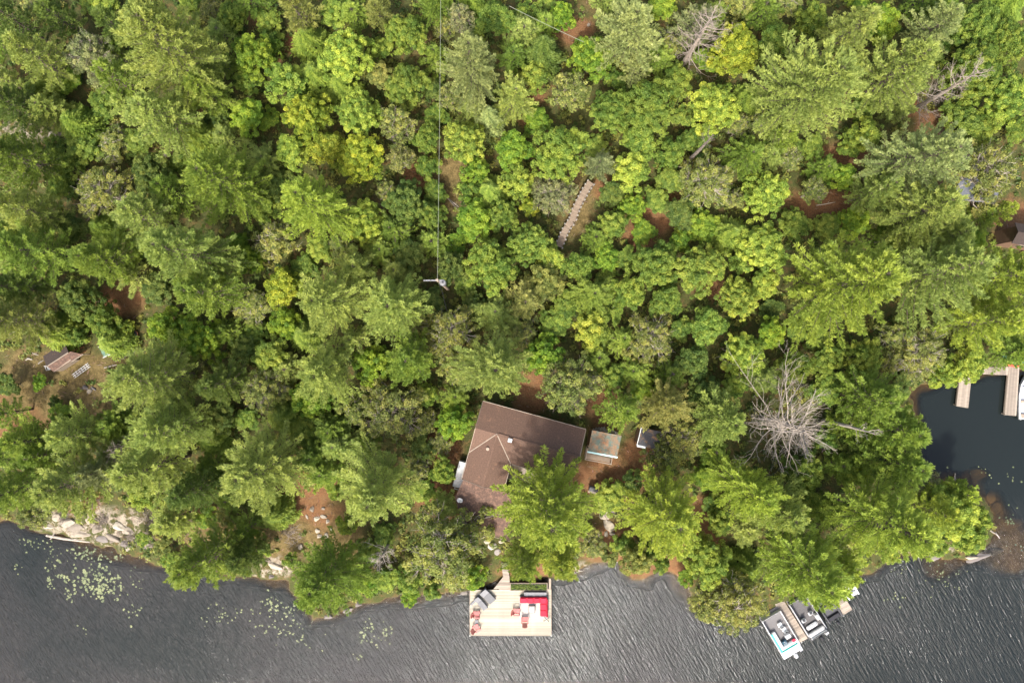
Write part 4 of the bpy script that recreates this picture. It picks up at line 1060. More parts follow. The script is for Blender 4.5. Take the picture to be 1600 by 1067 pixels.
# ------------------------------------------------------------------ garden shed with green roof and front deck
def frame_of(pts, z):
    q = [at(x, y, z) for x, y in pts]; return q
SZ = 5.2
q = frame_of([(925, 672), (971, 681), (965, 714), (920, 706)], SZ)
cen = sum(q, Vector()) / 4; gs = gz(cen.x, cen.y)
ex = ((q[1] - q[0]) + (q[2] - q[3])).normalized(); rz = math.atan2(ex.y, ex.x)
sw, sl = (q[1] - q[0]).length, (q[3] - q[0]).length
sh = thing('garden_shed', 'small green-roofed cabin with needle-covered roof right of the cottage', 'shed', (cen.x, cen.y, gs - .05), rz)
h = SZ - gs
MB().box((0, .05, (h - .35) / 2), (sw - .35, sl - .6, h - .35)).build('wall', 'wall_wood', sh)
roofpart('roof_slope', [Vector((-sw / 2, -sl / 2, h - .35)), Vector((sw / 2, -sl / 2, h - .35)), Vector((sw / 2, sl / 2, h)), Vector((-sw / 2, sl / 2, h))], 'roof_green', .07, sh)
MB().box((0, -sl / 2 - .06, h - .36), (sw + .1, .16, .10)).build('gutter', 'aqua_vinyl', sh)
dl = 1.45
dk = MB().box((0, -sl / 2 - dl / 2 + .3, .42), (sw - .25, dl, .16)).build('porch_frame', 'old_wood', sh)
for k in range(9):
    MB().box((0, -sl / 2 + .22 - k * dl / 9, .52), (sw - .25, dl / 9 - .02, .04)).build('plank', 'path_wood', sh)
MB().box((-.1, -sl / 2 + .29, 1.5), (.8, .04, 1.9)).build('door', 'charcoal', sh)
MB().box((0, -sl / 2 + .3 - dl, 1.35), (sw - .2, .09, .09)).build('rail', 'trim_pale', sh)
for sx in (-1, 1):
    MB().box((sx * (sw / 2 - .17), -sl / 2 - .5, 1.35), (.08, 1.30, .08)).build('rail', 'trim_pale', sh)
    MB().box((sx * (sw / 2 - .17), -sl / 2 + .3 - dl, .9), (.10, .10, .80)).build('post', 'trim_pale', sh)
    MB().box((sx * (sw / 2 - .17), -sl / 2 + .16, (h - .5) / 2 + .25), (.10, .10, h - .75)).build('post', 'trim_pale', sh)
# firewood stacked behind it
for k, (x, y) in enumerate([(928, 673), (933, 671), (938, 672), (943, 671), (951, 673), (957, 675), (963, 677)]):
    p = on(x, y); s = .75
    fw = MB(); r = random.Random(k)
    for j in range(5): fw.tube([(r.uniform(-.1, .1) - .2, (j % 3 - 1) * .15, .1 + (j // 3) * .16), (r.uniform(-.1, .1) + .25, (j % 3 - 1) * .15, .1 + (j // 3) * .16)], .075, 7)
    o = fw.build('firewood_bundle', 'pale_log', None, (p.x, p.y, p.z), R_(60 + k * 17))
    tag(o, ['pale split firewood at the left end of the row behind the green-roofed cabin', 'second firewood bundle from left behind the green-roofed cabin', 'third firewood bundle from left behind the green-roofed cabin', 'middle firewood bundle behind the green-roofed cabin', 'third firewood bundle from the right behind the green-roofed cabin', 'second firewood bundle from right behind the green-roofed cabin', 'pale split firewood at the right end behind the green-roofed cabin'][k], 'firewood', 'firewood behind the cabin')
# dark-roofed shed
SZ2 = 4.9
q = frame_of([(1003, 668), (1036, 675), (1030, 704), (995, 696)], SZ2)
cen = sum(q, Vector()) / 4; gs = gz(cen.x, cen.y); ex = (q[1] - q[0]).normalized(); rz = math.atan2(ex.y, ex.x)
sw, sl = (q[1] - q[0]).length, (q[3] - q[0]).length; h = SZ2 - gs
s2 = thing('tool_shed', 'small dark-roofed shed half hidden under the yellow-tipped pine', 'shed', (cen.x, cen.y, gs - .05), rz)
MB().box((0, 0, (h - .3) / 2), (sw - .3, sl - .3, h - .3)).build('wall', 'wall_wood', s2)
roofpart('roof_slope', [Vector((-sw / 2, -sl / 2, h - .3)), Vector((sw / 2, -sl / 2, h - .3)), Vector((sw / 2, sl / 2, h)), Vector((-sw / 2, sl / 2, h))], 'roof_dark', .07, s2)
strip('fascia', (-sw / 2 - .03, -sl / 2, h - .3), (-sw / 2 - .03, sl / 2, h), .06, 'white_paint', s2, -.02, .16)
strip('fascia', (-sw / 2, -sl / 2 - .04, h - .3), (-sw * .1, -sl / 2 - .04, h - .3), .22, 'white_paint', s2, -.02, .10)
MB().box((sw * .1, -sl / 2 + .13, 1.1), (.8, .04, 1.9)).build('door', 'old_wood', s2)

# neighbour's roofs at the right edge
def gable_house(label, pts, ze, rise, m, name='cottage'):
    q = [at(x, y, ze) for x, y in pts]; cen = sum(q, Vector()) / 4; g = gz(cen.x, cen.y)
    ex = (q[1] - q[0]).normalized(); rz = math.atan2(ex.y, ex.x); w, l = (q[1] - q[0]).length, (q[3] - q[0]).length; h = ze - g
    t = thing(name, label, 'building', (cen.x, cen.y, g - .05), rz)
    MB().box((0, 0, h / 2), (w - .6, l - .6, h)).build('wall', 'wall_wood', t)
    roofpart('roof_slope', [Vector((-w / 2, -l / 2, h)), Vector((w / 2, -l / 2, h)), Vector((w / 2, 0, h + rise)), Vector((-w / 2, 0, h + rise))], m, .1, t)
    roofpart('roof_slope', [Vector((w / 2, l / 2, h)), Vector((-w / 2, l / 2, h)), Vector((-w / 2, 0, h + rise)), Vector((w / 2, 0, h + rise))], m, .1, t)
    for s in (-1, 1):
        MB()._add([(s * (w / 2 - .3), -l / 2 + .3, h), (s * (w / 2 - .3), l / 2 - .3, h), (s * (w / 2 - .3), 0, h + rise - .15), (s * (w / 2 - .4), -l / 2 + .3, h), (s * (w / 2 - .4), l / 2 - .3, h), (s * (w / 2 - .4), 0, h + rise - .15)], [(0, 1, 2), (3, 4, 5), (0, 1, 4, 3), (1, 2, 5, 4), (2, 0, 3, 5)]).build('gable', 'wall_wood', t)
    mb = MB(); mb.box((0, -l / 2 + .27, h * .55), (1.0, .05, .9)); o = mb.build('window', 'trim_pale', t); MB().box((0, -l / 2 + .24, h * .55), (.84, .03, .74)).build('pane', 'dark_glass', o)
    return t
gable_house('blue-grey roofed building almost hidden under the broad olive oak', [(1492, 250), (1558, 256), (1556, 318), (1494, 312)], 5.6, .9, 'roof_bluegrey')
gable_house('reddish-brown roofed building cut by the right edge', [(1588, 346), (1650, 356), (1642, 396), (1580, 378)], 5.2, .7, 'roof_redbrown')

# old shed on the left clearing
SZ3 = 3.2
q = frame_of([(70, 556), (97, 538), (124, 556), (90, 573)], 3.6)
cen = (at(88, 556, 3.6) + at(104, 555, 3.6)) / 2; gs = gz(cen.x, cen.y); rz = R_(33)
os_ = thing('old_shed', 'collapsing brown shed on the left clearing, its right side open', 'shed', (cen.x, cen.y, gs - .05), rz)
hh = 1.5
MB().box((-.55, .0, hh / 2), (2.2, 1.9, hh)).build('wall', 'old_wood', os_)
roofpart('roof_slope', [Vector((-1.75, -.25, hh + .45)), Vector((1.0, -.25, hh + .45)), Vector((.95, 1.05, hh - .02)), Vector((-1.75, 1.05, hh))], 'roof_redbrown', .06, os_)
roofpart('roof_slope', [Vector((-1.7, -1.0, hh - .05)), Vector((1.75, -1.0, hh - .2)), Vector((1.2, -.27, hh + .38)), Vector((-1.7, -.27, hh + .44))], 'roof_litter', .06, os_)
strip('ridge_cap', (-1.75, -.26, hh + .46), (1.0, -.26, hh + .46), .10, 'trim_pale', os_, .03)
strip('beam', (.4, -1.05, hh - .15), (1.85, -1.05, hh - .2), .09, 'trim_pale', os_, .02)
for y in (-.9, -.1, .8): strip('rafter', (1.0, y, hh * .8), (1.75, y * .6, .2), .07, 'rust', os_, 0, .07)
for x, y in ((1.75, -1.0), (1.6, .9)): MB().box((x, y, hh / 2 - .1), (.09, .09, hh - .2)).build('post', 'old_wood', os_)
# white plastic chairs
def garden_chair(px, py, rz, lab):
    p = on(px, py); t = thing('garden_chair', lab, 'chair', (p.x, p.y, p.z), R_(rz))
    MB().rbox((0, 0, .42), (.5, .48, .04), .02).build('seat', 'white_paint', t)
    b = MB().rbox((0, .25, .66), (.5, .04, .46), .015).build('backrest', 'white_paint', t)
    for s in (-1, 1):
        MB().rbox((s * .27, 0, .62), (.05, .5, .03), .01).build('armrest', 'white_paint', t)
        for y in (-.21, .22): MB().box((s * .24, y, .30 if y < 0 else .30), (.045, .045, .60)).build('leg', 'white_paint', t)
garden_chair(81, 574, 20, 'white garden chair in front of the old shed, left of two')
garden_chair(91, 575, -15, 'white garden chair in front of the old shed, right of two')
# stack of green boards and other lumber
p = on(173, 544); gb = thing('dock_section', 'faded green slatted dock section lying on the grass', 'dock section', (p.x, p.y, p.z + .05), R_(25))
for k in range(7): MB().box((0, -.48 + k * .16, .12 + .006 * (k % 2)), (1.95 + .05 * (k % 3), .13, .04)).build('slat', 'green_wood', gb)
for s in (-1, 1): MB().box((0, s * .62, .10), (2.2, .07, .14)).build('edge_board', 'white_paint', gb)
for s in (-.7, .7): MB().box((s, 0, .04), (.08, 1.1, .08)).build('cross_beam', 'old_wood', gb)
p = on(128, 579); la = thing('ladder', 'white wooden ladder frame lying on the left clearing', 'ladder', (p.x, p.y, p.z + .06), R_(36))
for s in (-1, 0, 1): MB().box((0, s * .22, .06), (2.15, .05, .06)).build('rail', 'white_paint', la)
for k in range(6): MB().box((-.85 + k * .34, 0, .10), (.05, .55, .04)).build('rung', 'white_paint', la)
for i, (px, py, ln, r, rz, lab) in enumerate([(174, 572, 1.5, .08, 14, 'pale log on the grass right of the ladder frame'), (205, 553, 1.6, .05, 24, 'thin pale pole beyond the green dock section'), (188, 562, 1.2, .05, 20, 'short pale pole right of the green dock section'),
        (46, 561, .7, .10, 15, 'pale broken log left of the old shed'), (56, 553, .7, .07, -20, 'short grey log above the broken log by the old shed'), (64, 565, .7, .07, 40, 'pale stick leaning toward the old shed'),
        (705, 315, 2.0, .06, -42, 'upper fallen trunk on the bare patch right of the wire'), (709, 321, 2.3, .07, -50, 'lower fallen trunk on the bare patch right of the wire'), (1290, 318, 2.1, .05, 12, 'thin fallen trunk across the orange clearing'),
        (108, 841, 4.9, .16, -9, 'long bleached driftwood log along the left shoreline'), (84, 834, 1.3, .09, 60, 'short driftwood limb at the long log\'s left end'), (1552, 832, 1.0, .08, -35, 'bleached driftwood at the rock point\'s right side'),
        (1558, 836, .8, .06, -60, 'short driftwood end beside the rock point log'), (879, 903, 1.4, .05, 22, 'pinkish bare branch at the deck\'s upper right corner'), (1491, 748, 1.3, .08, 90, 'upright-lying grey timber at the top of the rock point'),
        (942, 800, 2.2, .13, -62, 'grey log on the path between two lime pines'), (1360, 345, .1, .02, 0, None)]):
    if not lab: continue
    p = on(px, py); m = MB(); rg = np.random.default_rng(i)
    m.tube([(-ln / 2, 0, r * .8), (-ln * .1, rg.normal() * .04, r * 1.1), (ln / 2, rg.normal() * .06, r * .7)], [r * .9, r, r * .55], 8)
    m.tube([(ln * .1, 0, r), (ln * .22, .25 * min(1, ln / 2), r + .12)], [r * .4, r * .15], 5)
    tag(m.build('fallen_log', 'pale_log', None, p, R_(rz)), lab, 'log')
# rusty fire barrel half on its side
p = on(210, 523); t = thing('fire_ring', 'rusty fire ring with dark ash beside the dirt patch', 'fire ring', p)
MB().lathe([(.50, 0), (.52, .28), (.47, .28), (.45, .05)], n=18).build('ring', 'rust', t)
MB().lathe([(.44, .0), (.40, .08), (.1, .12)], n=14).build('ash', 'charcoal', t)

# ------------------------------------------------------------------ rocks
def rock_mesh(seed, m, sub=3):
    rg = np.random.default_rng(seed)
    import bmesh
    bm = bmesh.new(); bmesh.ops.create_icosphere(bm, subdivisions=sub, radius=1)
    ax_ = [norm(rg.normal(size=3)) for _ in range(9)]; off = rg.uniform(.55, .95, 9)
    ph = rg.uniform(0, 6, 6)
    for v in bm.verts:
        c = np.array(v.co)
        for a, o in zip(ax_, off):
            d = c @ a
            if d > o: c = c - a * (d - o) * .9
        c = c * (1 + .06 * math.sin(c[0] * 5 + ph[0]) * math.sin(c[1] * 6 + ph[1]) + .03 * math.sin(c[2] * 11 + ph[2] + c[0] * 9))
        v.co = c
    me = bpy.data.meshes.new('rock'); bm.to_mesh(me); bm.free(); me.materials.append(MATS[m]); 
    return me
RK = {m: [rock_mesh(100 + i, m, 3) for i in range(4)] for m in ('rock_pale', 'rock_white', 'rock_grey', 'rock_brown', 'stone_step')}
def rock(px, py, rx, ry, hgt, m, label, rz=0, sink=.35, grp=None, z=None):
    p = on(px, py); g = gz(p.x, p.y) if z is None else z
    o = link('boulder', random.choice(RK[m]), None, (p.x, p.y, g + hgt * (.5 - sink))); k = 1 / PXM
    o.rotation_euler = (0, 0, R_(rz)); o.scale = (rx * k, ry * k, hgt * .48)
    return tag(o, label, 'rock', grp)
for r in [(107, 815, 13, 9, .7, 'rock_white', 'large white boulder on the left shore, highest', 20), (118, 823, 15, 7, .5, 'rock_white', 'broad white slab under the highest white boulder', 12), (91, 808, 9, 7, .5, 'rock_pale', 'pale rock above the driftwood log', 0),
          (76, 822, 9, 5, .4, 'rock_pale', 'pale ledge rock at the driftwood log\'s left end', -10), (125, 833, 18, 8, .35, 'rock_pale', 'sloping tan ledge behind the driftwood log', -8), (152, 826, 10, 8, .4, 'rock_pale', 'pale rock in the middle of the shore ledge', 0),
          (178, 840, 13, 6, .45, 'rock_white', 'white slab at the middle of the left shoreline', -22), (186, 822, 11, 7, .5, 'rock_white', 'white rock under the overhanging leafy bush', -30), (160, 842, 12, 6, .3, 'rock_grey', 'grey low ledge at the left waterline', -8),
          (200, 829, 10, 7, .4, 'rock_pale', 'pale rock right of the white bush-side rock', -25), (198, 850, 12, 5, .35, 'rock_grey', 'grey ledge sloping into the water, left shore', -15), (232, 853, 9, 6, .4, 'rock_pale', 'pale rock right of the small green shore tuft', -10),
          (200, 857, 4, 4, .3, 'rock_white', 'small white stone standing in the shallows', 0), (231, 871, 4, 3, .3, 'rock_white', 'small white stone at the water right of the ledge', 0), (213, 888, 11, 6, .3, 'rock_brown', 'orange-brown boulder under the shallow water', -10),
          (175, 770 + 75, 5, 4, .2, 'rock_pale', 'small pale stone on the shoreline ledge', 0), (127, 779, 5, 4, .3, 'rock_white', 'lone white stone beneath the sage shore pine', 0), (140, 812, 8, 6, .3, 'rock_pale', 'tan stone above the sloping ledge', 40),
          (488, 795, 5, 4, .35, 'rock_white', 'white stone, highest of the scatter on the red slope', 60), (505, 794, 3.5, 2.5, .25, 'rock_white', 'small white stone right of the highest scatter stone', 0), (495, 810, 5.5, 4, .3, 'rock_white', 'white stone in the middle of the slope scatter', 20),
          (506, 807, 6, 3, .3, 'rock_white', 'long white stone in the slope scatter, right of middle', -20), (512, 814, 3, 4, .3, 'rock_white', 'rounded white stone at the slope scatter\'s right', 0), (496, 829, 4, 4, .3, 'rock_white', 'white stone low on the red slope', 40),
          (499, 837, 4.5, 3.5, .3, 'rock_white', 'lowest left white stone of the slope scatter', 0), (510, 836, 4, 4.5, .3, 'rock_white', 'lowest right white stone of the slope scatter', 0), (517, 826, 2, 3, .2, 'rock_white', 'tiny white stone near the plumed pine', 0), (480, 807, 2, 4, .2, 'rock_white', 'thin white stone left of the slope scatter', 30),
          (470, 854, 5, 5, .45, 'rock_pale', 'white-grey boulder above the round leaning pine', 0), (452, 870, 7, 5, .35, 'rock_pale', 'pale ledge stone left of the round leaning pine', -30), (432, 884, 13, 6, .45, 'rock_pale', 'pinkish bedrock hump at the shore between two leaning pines', -15), (418, 876, 7, 4, .3, 'rock_pale', 'small pinkish bedrock above the hump', 10), (424, 900, 5, 4, .35, 'rock_grey', 'dark cleft rock at the waterline between leaning pines', 0),
          (513, 963, 8, 4, .4, 'rock_grey', 'dark rock under the round leaning pine\'s lower edge', 5), (544, 952, 9, 5, .5, 'rock_grey', 'grey boulder at the waterline right of the round pine', 30), (560, 943, 6, 5, .4, 'rock_grey', 'smaller grey boulder beside the waterline boulder', 0),
          (716, 938, 10, 6, .5, 'rock_grey', 'dark grey rock touching the deck\'s left side', 0), (703, 930, 8, 5, .4, 'rock_grey', 'dark rock second left of the deck', 10), (725, 926, 8, 5, .5, 'rock_grey', 'dark rock behind the deck\'s left corner', 0),
          (770, 853, 8, 6, .3, 'stone_step', 'flat grey stone between cottage porch and deck', 0), (778, 862, 6, 5, .25, 'stone_step', 'lower flat stone toward the deck', 20), (762, 846, 6, 4, .3, 'rock_pale', 'pale stone at the porch corner', 0), (784, 846, 5, 3, .3, 'rock_white', 'white stone beneath the porch roof edge', 0),
          (945, 806, 9, 8, .3, 'rock_pale', 'tan flat slab on the path between lime pines', -40), (952, 820, 8, 12, .35, 'rock_pale', 'long tan slab lower on the path between lime pines', 30), (957, 833, 5, 4, .4, 'rock_white', 'round white boulder at the path\'s lower right end', 0), (947, 834, 3.5, 5, .35, 'rock_white', 'white boulder at the path\'s lower left end', 0), (960, 796, 8, 6, .3, 'rock_grey', 'grey stone by the path\'s upper end', 0),
          (918, 886, 6, 4, .35, 'rock_white', 'white stone at the waterline right of the deck', 0), (906, 891, 5, 3, .3, 'rock_pale', 'pale stone nearer the deck on the right waterline', 0), (898, 896, 4, 3, .3, 'rock_pale', 'small pale stone nearest the deck\'s right side', 0), (930, 882, 6, 3, .3, 'rock_pale', 'tan stone right of the white waterline stone', 0),
          (134, 605, 5, 4, .35, 'rock_grey', 'grey boulder at the left clearing, upper of group', 0), (141, 611, 5, 4, .35, 'rock_pale', 'pale boulder at the left clearing, lower of group', 20), (147, 607, 5, 2.5, .3, 'rock_grey', 'flat grey stone right of the clearing boulders', -30), (128, 608, 3, 2.5, .2, 'rock_grey', 'small grey stone left of the clearing boulders', 0),
          (82, 211, 7, 5, .4, 'rock_white', 'white rock on the bare ledge near the top-left, left one', 0), (146, 207, 9, 5, .4, 'rock_pale', 'pale rock on the bare ledge near the top-left, right one', 10), (118, 205, 7, 4, .3, 'rock_pale', 'pale rock between the two ledge rocks at top left', 0), (262, 242, 6, 4, .4, 'rock_pale', 'pale rock on the orange gap below the huge pine', 0),
          (931, 26, 4, 3, .3, 'rock_white', 'white stone on the top-centre bare patch', 0), (920, 40, 3, 3, .3, 'rock_pale', 'pale stone lower on the top-centre bare patch', 0),
          (1462, 866, 13, 10, .75, 'rock_grey', 'rounded grey boulder at the rock point\'s lower left', 0), (1443, 875, 9, 12, .3, 'rock_brown', 'brown submerged rock left of the point\'s boulder', 20), (1527, 870, 26, 8, .65, 'rock_grey', 'long whale-backed grey rock at the point\'s lower tip', 12), (1518, 869, 10, 5, .9, 'rock_pale', 'pale top of the long whale-backed rock', 8),
          (1560, 862, 14, 7, .4, 'rock_grey', 'low grey rock right of the whale-backed rock', 15), (1492, 878, 18, 12, .3, 'rock_brown', 'brown slab underwater below the lime tree', 0), (1471, 852, 6, 4, .5, 'rock_white', 'white stone on the point\'s lower shore', 0), (1532, 742, 16, 9, .3, 'rock_brown', 'submerged brown boulder above the rock point, right', -10), (1512, 742, 9, 11, .3, 'rock_brown', 'submerged brown boulder above the rock point, middle', 10), (1492, 740, 9, 10, .3, 'rock_brown', 'submerged brown boulder above the rock point, left', 0),
          (1552, 778, 8, 14, .35, 'rock_brown', 'brown rock along the point\'s right side, upper', -20), (1560, 795, 9, 11, .3, 'rock_brown', 'brown rock along the point\'s right side, lower', -10), (1430, 850, 9, 8, .5, 'rock_grey', 'dark reddish rock at the neck of the point', 0),
          (1582, 820, 22, 10, .25, 'rock_brown', 'wide tan slab underwater right of the driftwood', 8)]:
    px, py, rx, ry, hg, m, lab = r[:7]
    rock(px, py, rx, ry, hg, m, lab, r[7] if len(r) > 7 else 0)

# lily pads: nobody could count them
rg = np.random.default_rng(3); PV, PF, VV = [], [], []
PATCH = [(140, 905, 26, 18, 210, .30), (165, 920, 18, 12, 130, .30), (135, 866, 26, 7, 90, .22), (85, 880, 10, 7, 24, .22), (92, 900, 7, 3, 18, .25), (78, 912, 4, 8, 30, .25), (110, 928, 9, 8, 30, .22), (112, 870, 40, 10, 30, .18), (186, 872, 5, 6, 20, .2), (27, 886, 8, 6, 14, .2), (60, 850, 20, 8, 50, .2),
         (195, 915, 12, 6, 16, .18), (208, 952, 9, 9, 26, .24), (128, 978, 10, 8, 9, .18), (200, 905, 30, 14, 30, .15), (425, 945, 12, 12, 60, .24), (452, 955, 7, 8, 26, .24), (440, 985, 32, 16, 85, .20), (352, 963, 14, 6, 34, .2), (315, 968, 8, 4, 10, .18), (336, 948, 8, 4, 10, .2), (388, 955, 20, 8, 16, .2), (455, 1000, 34, 10, 30, .2),
         (575, 978, 7, 10, 22, .24), (603, 985, 8, 10, 24, .24), (572, 998, 10, 8, 22, .26), (590, 1000, 22, 8, 16, .2), (562, 1025, 8, 5, 10, .2), (1470, 905, 22, 18, 70, .16), (1400, 935, 14, 8, 22, .18), (1455, 738, 12, 10, 50, .2), (1578, 812, 8, 6, 20, .22), (1590, 760, 22, 24, 24, .18), (1560, 740, 20, 6, 12, .18), (1520, 790 - 55, 40, 8, 10, .15), (1410, 880, 14, 16, 40, .15), (1590, 850, 10, 8, 12, .2)]
for (px, py, sx_, sy_, n, r) in PATCH:
    k = 0; n = int(n * .50)
    while k < n:
        a = at(px + rg.normal() * sx_ * .75, py + rg.normal() * sy_ * .75)
        k += 1
        if gz(a.x, a.y) > -.05: continue
        rr = r * .62 * rg.uniform(.45, 1.0); n0 = len(PV); ph = rg.uniform(0, 6.28); zz_ = .012 + rg.uniform(0, .012)
        for j in range(8):
            t = ph + j * 2 * math.pi / 8.6; PV.append((a.x + rr * math.cos(t), a.y + rr * math.sin(t), zz_))
        PV.append((a.x, a.y, zz_ + .004))
        for j in range(7): PF.append((n0 + 8, n0 + j, n0 + j + 1)); 
        VV += [rg.uniform(0, 1)] * 7
leaf_mat('lily_leaf', .1, .02, .35)
o = link('lily_pads', raw_mesh('lily_pads', PV, PF, 'lily_leaf', VV)); o.color = (.145, .17, .08, 1); tag(o, 'pale green lily pads floating in patches off the left shore', 'lily pads', kind='stuff')

# ------------------------------------------------------------------ lakeside deck
DZ = .62
d0 = at(734.5, 992, DZ); d1 = at(861, 921, DZ)
dw, dh = d1.x - d0.x, d1.y - d0.y
deck = thing('deck', 'square sun-bleached plank deck built out over the lake', 'deck', (d0.x, d0.y, 0))
NP = 38
pm = MB().rbox((0, 0, 0), (dw, dh / NP - .018, .045), .006).mesh('plank', 'deck_wood')
for k in range(NP):
    o = link('plank', pm, deck, (dw / 2 + random.uniform(-.012, .012), dh * (k + .5) / NP, DZ - .022 + random.uniform(-.003, .003)))
for x in (.1, dw / 2, dw - .1): MB().box((x, dh / 2, DZ - .15), (.09, dh - .1, .20)).build('beam', 'old_wood', deck)
MB().box((dw / 2, -.03, DZ - .10), (dw + .12, .05, .22)).build('edge_board', 'trim_pale', deck)
for s in (0, 1): MB().box((-.03 if s == 0 else dw + .03, dh / 2, DZ - .09), (.05, dh, .22)).build('edge_board', 'trim_pale', deck)
for x in (.15, dw * .33, dw * .66, dw - .15):
    for y in (.15, dh / 2, dh - .15): 
        zb = max(-3.0, gz(d0.x + x, d0.y + y) - .2); MB().tube([(x, y, zb), (x, y, DZ - .26)], .09, 8).build('pile', 'old_wood', deck)
for x in (-.02, dw + .02): MB().box((x, -.02, DZ + .03), (.13, .13, .14)).build('corner_post', 'white_paint', deck)
# right-hand side board going back to shore, and white back edge
MB().box((dw - .12, dh + .62, DZ - .03), (.24, 1.22, .06)).build('side_board', 'trim_pale', deck)
MB().box((dw / 2 + 1.5, dh + .05, DZ + .01), (dw - 3.4, .10, .09)).build('back_board', 'trim_pale', deck)
# ramp
rp = thing('gangway', 'angled plank gangway from the deck up toward the cottage', 'gangway', (0, 0, 0))
a0, a1 = at(771, 920, DZ), at(797, 919, DZ); b0, b1 = at(786, 901, DZ + .12), at(796, 901.5, DZ + .12); c0, c1 = at(783, 878, 1.0), at(793, 879, 1.05)
def planks_between(parent, l0, l1, r0, r1, n, m, th=.045, gap=.02):
    for k in range(n):
        f0, f1 = (k + gap) / n, (k + 1 - gap) / n
        q = [l0.lerp(l1, f0), r0.lerp(r1, f0), r0.lerp(r1, f1), l0.lerp(l1, f1)]
        MB().slab([x + Vector((0, 0, .001 * (k % 2))) for x in q], th).build('plank', m, parent)
planks_between(rp, a0 + Vector((0, 0, .03)), b0, a1 + Vector((0, 0, .03)), b1, 7, 'dock_wood')
planks_between(rp, b0 + Vector((0, 0, .012)), c0, b1 + Vector((0, 0, .012)), c1, 8, 'dock_wood')
# planter behind the deck
pl = thing('planter_box', 'wooden planter of low greenery along the deck\'s back edge', 'planter', at(826, 914, .3))
pw = 58 / PXM; ph_ = 11 / PXM
for s in (-1, 1):
    MB().box((0, s * ph_ / 2, .42), (pw, .07, .26)).build('side_board', 'trim_pale', pl)
    MB().box((s * (pw / 2 - .035), 0, .42), (.07, ph_ - .08, .26)).build('side_board', 'trim_pale', pl)
MB().box((0, 0, .36), (pw - .16, ph_ - .10, .20)).build('soil', 'charcoal', pl)
rg = np.random.default_rng(12); n = 900
p = np.stack([rg.uniform(-pw / 2 + .1, pw / 2 - .1, n), rg.uniform(-ph_ / 2 + .1, ph_ / 2 - .1, n), rg.uniform(.46, .66, n)], -1)
vs, fs, v = leaf_quads(p, rg.normal(size=(n, 3)) * .5 + np.array([0, 0, 1]), rg.uniform(.05, .10, n), rg.uniform(0, 1, n), rg)
o = link('greenery', raw_mesh('greenery', vs, fs, 'leaves', v), pl); o.color = (*TONE['dark'], 1); o['kind'] = 'stuff'

# furniture
def dk_(px, py): p = at(px, py, DZ + .3); return (p.x, p.y, DZ + .002)
rug = MB(); a = at(811, 931.5, DZ); b = at(856, 967, DZ)
rug.rbox(((a.x + b.x) / 2, (a.y + b.y) / 2, DZ + .010), (b.x - a.x, a.y - b.y, .014), .005)
tag(rug.build('rug', 'rug'), 'beige outdoor rug beneath the red corner sofa', 'rug')
so = thing('corner_sofa', 'red L-shaped corner sofa on the deck\'s right side', 'sofa', (at(834, 936, DZ).x, at(834, 936, DZ).y, DZ + .02))
sx0 = so.location
def sl_(px, py): p = at(px, py, DZ + .35); return Vector((p.x - sx0.x, p.y - sx0.y, 0))
def sbox(name, x0, y0, x1, y1, z0, z1, m, r=.04):
    a, b = sl_(x0, y0), sl_(x1, y1); MB().rbox(((a.x + b.x) / 2, (a.y + b.y) / 2, (z0 + z1) / 2), (abs(b.x - a.x) - .015, abs(b.y - a.y) - .015, z1 - z0), r).build(name, m, so)
sbox('frame', 812, 930.5, 856, 942, .02, .26, 'charcoal'); sbox('frame', 844, 942.4, 856, 963, .02, .26, 'charcoal')
for k in range(3): sbox('seat_cushion', 813 + k * 10.3, 932.5, 823.3 + k * 10.3, 941.8, .27, .43, 'red_cushion')
sbox('seat_cushion', 844, 932.5, 854.5, 942.3, .27, .43, 'red_cushion'); sbox('seat_cushion', 844.2, 942.5, 854, 952.5, .27, .43, 'red_cushion'); sbox('seat_cushion', 844.2, 952.7, 854, 962.5, .27, .43, 'red_cushion')
for k in range(4): sbox('back_cushion', 813 + k * 10.4, 930.8, 823.2 + k * 10.4, 933.4, .44, .74, 'red_cushion', .06)
for k in range(3): sbox('back_cushion', 853.2, 934 + k * 9.6, 856, 943.2 + k * 9.6, .44, .74, 'red_cushion', .06)
sb = thing('storage_bench', 'long charcoal storage bench behind the red corner sofa', 'bench', dk_(836, 927.3))
MB().rbox((0, 0, .22), (34 / PXM, .42, .42), .03).build('box', 'charcoal', sb); MB().rbox((.02, .0, .46), (34.6 / PXM, .46, .06), .02).build('lid', 'grey_fabric', sb)
ct = thing('coffee_table', 'square glass-topped coffee table in the sofa\'s corner', 'table', dk_(831, 951.5))
MB().rbox((0, 0, .34), (.74, .78, .06), .01).build('frame', 'table_frame', ct); MB().rbox((0, -.01, .385), (.52, .56, .02), .005).build('glass_top', 'table_top', ct)
for s in (-1, 1):
    for t in (-1, 1): MB().box((s * .31, t * .33, .155), (.07, .07, .31)).build('leg', 'table_frame', ct)

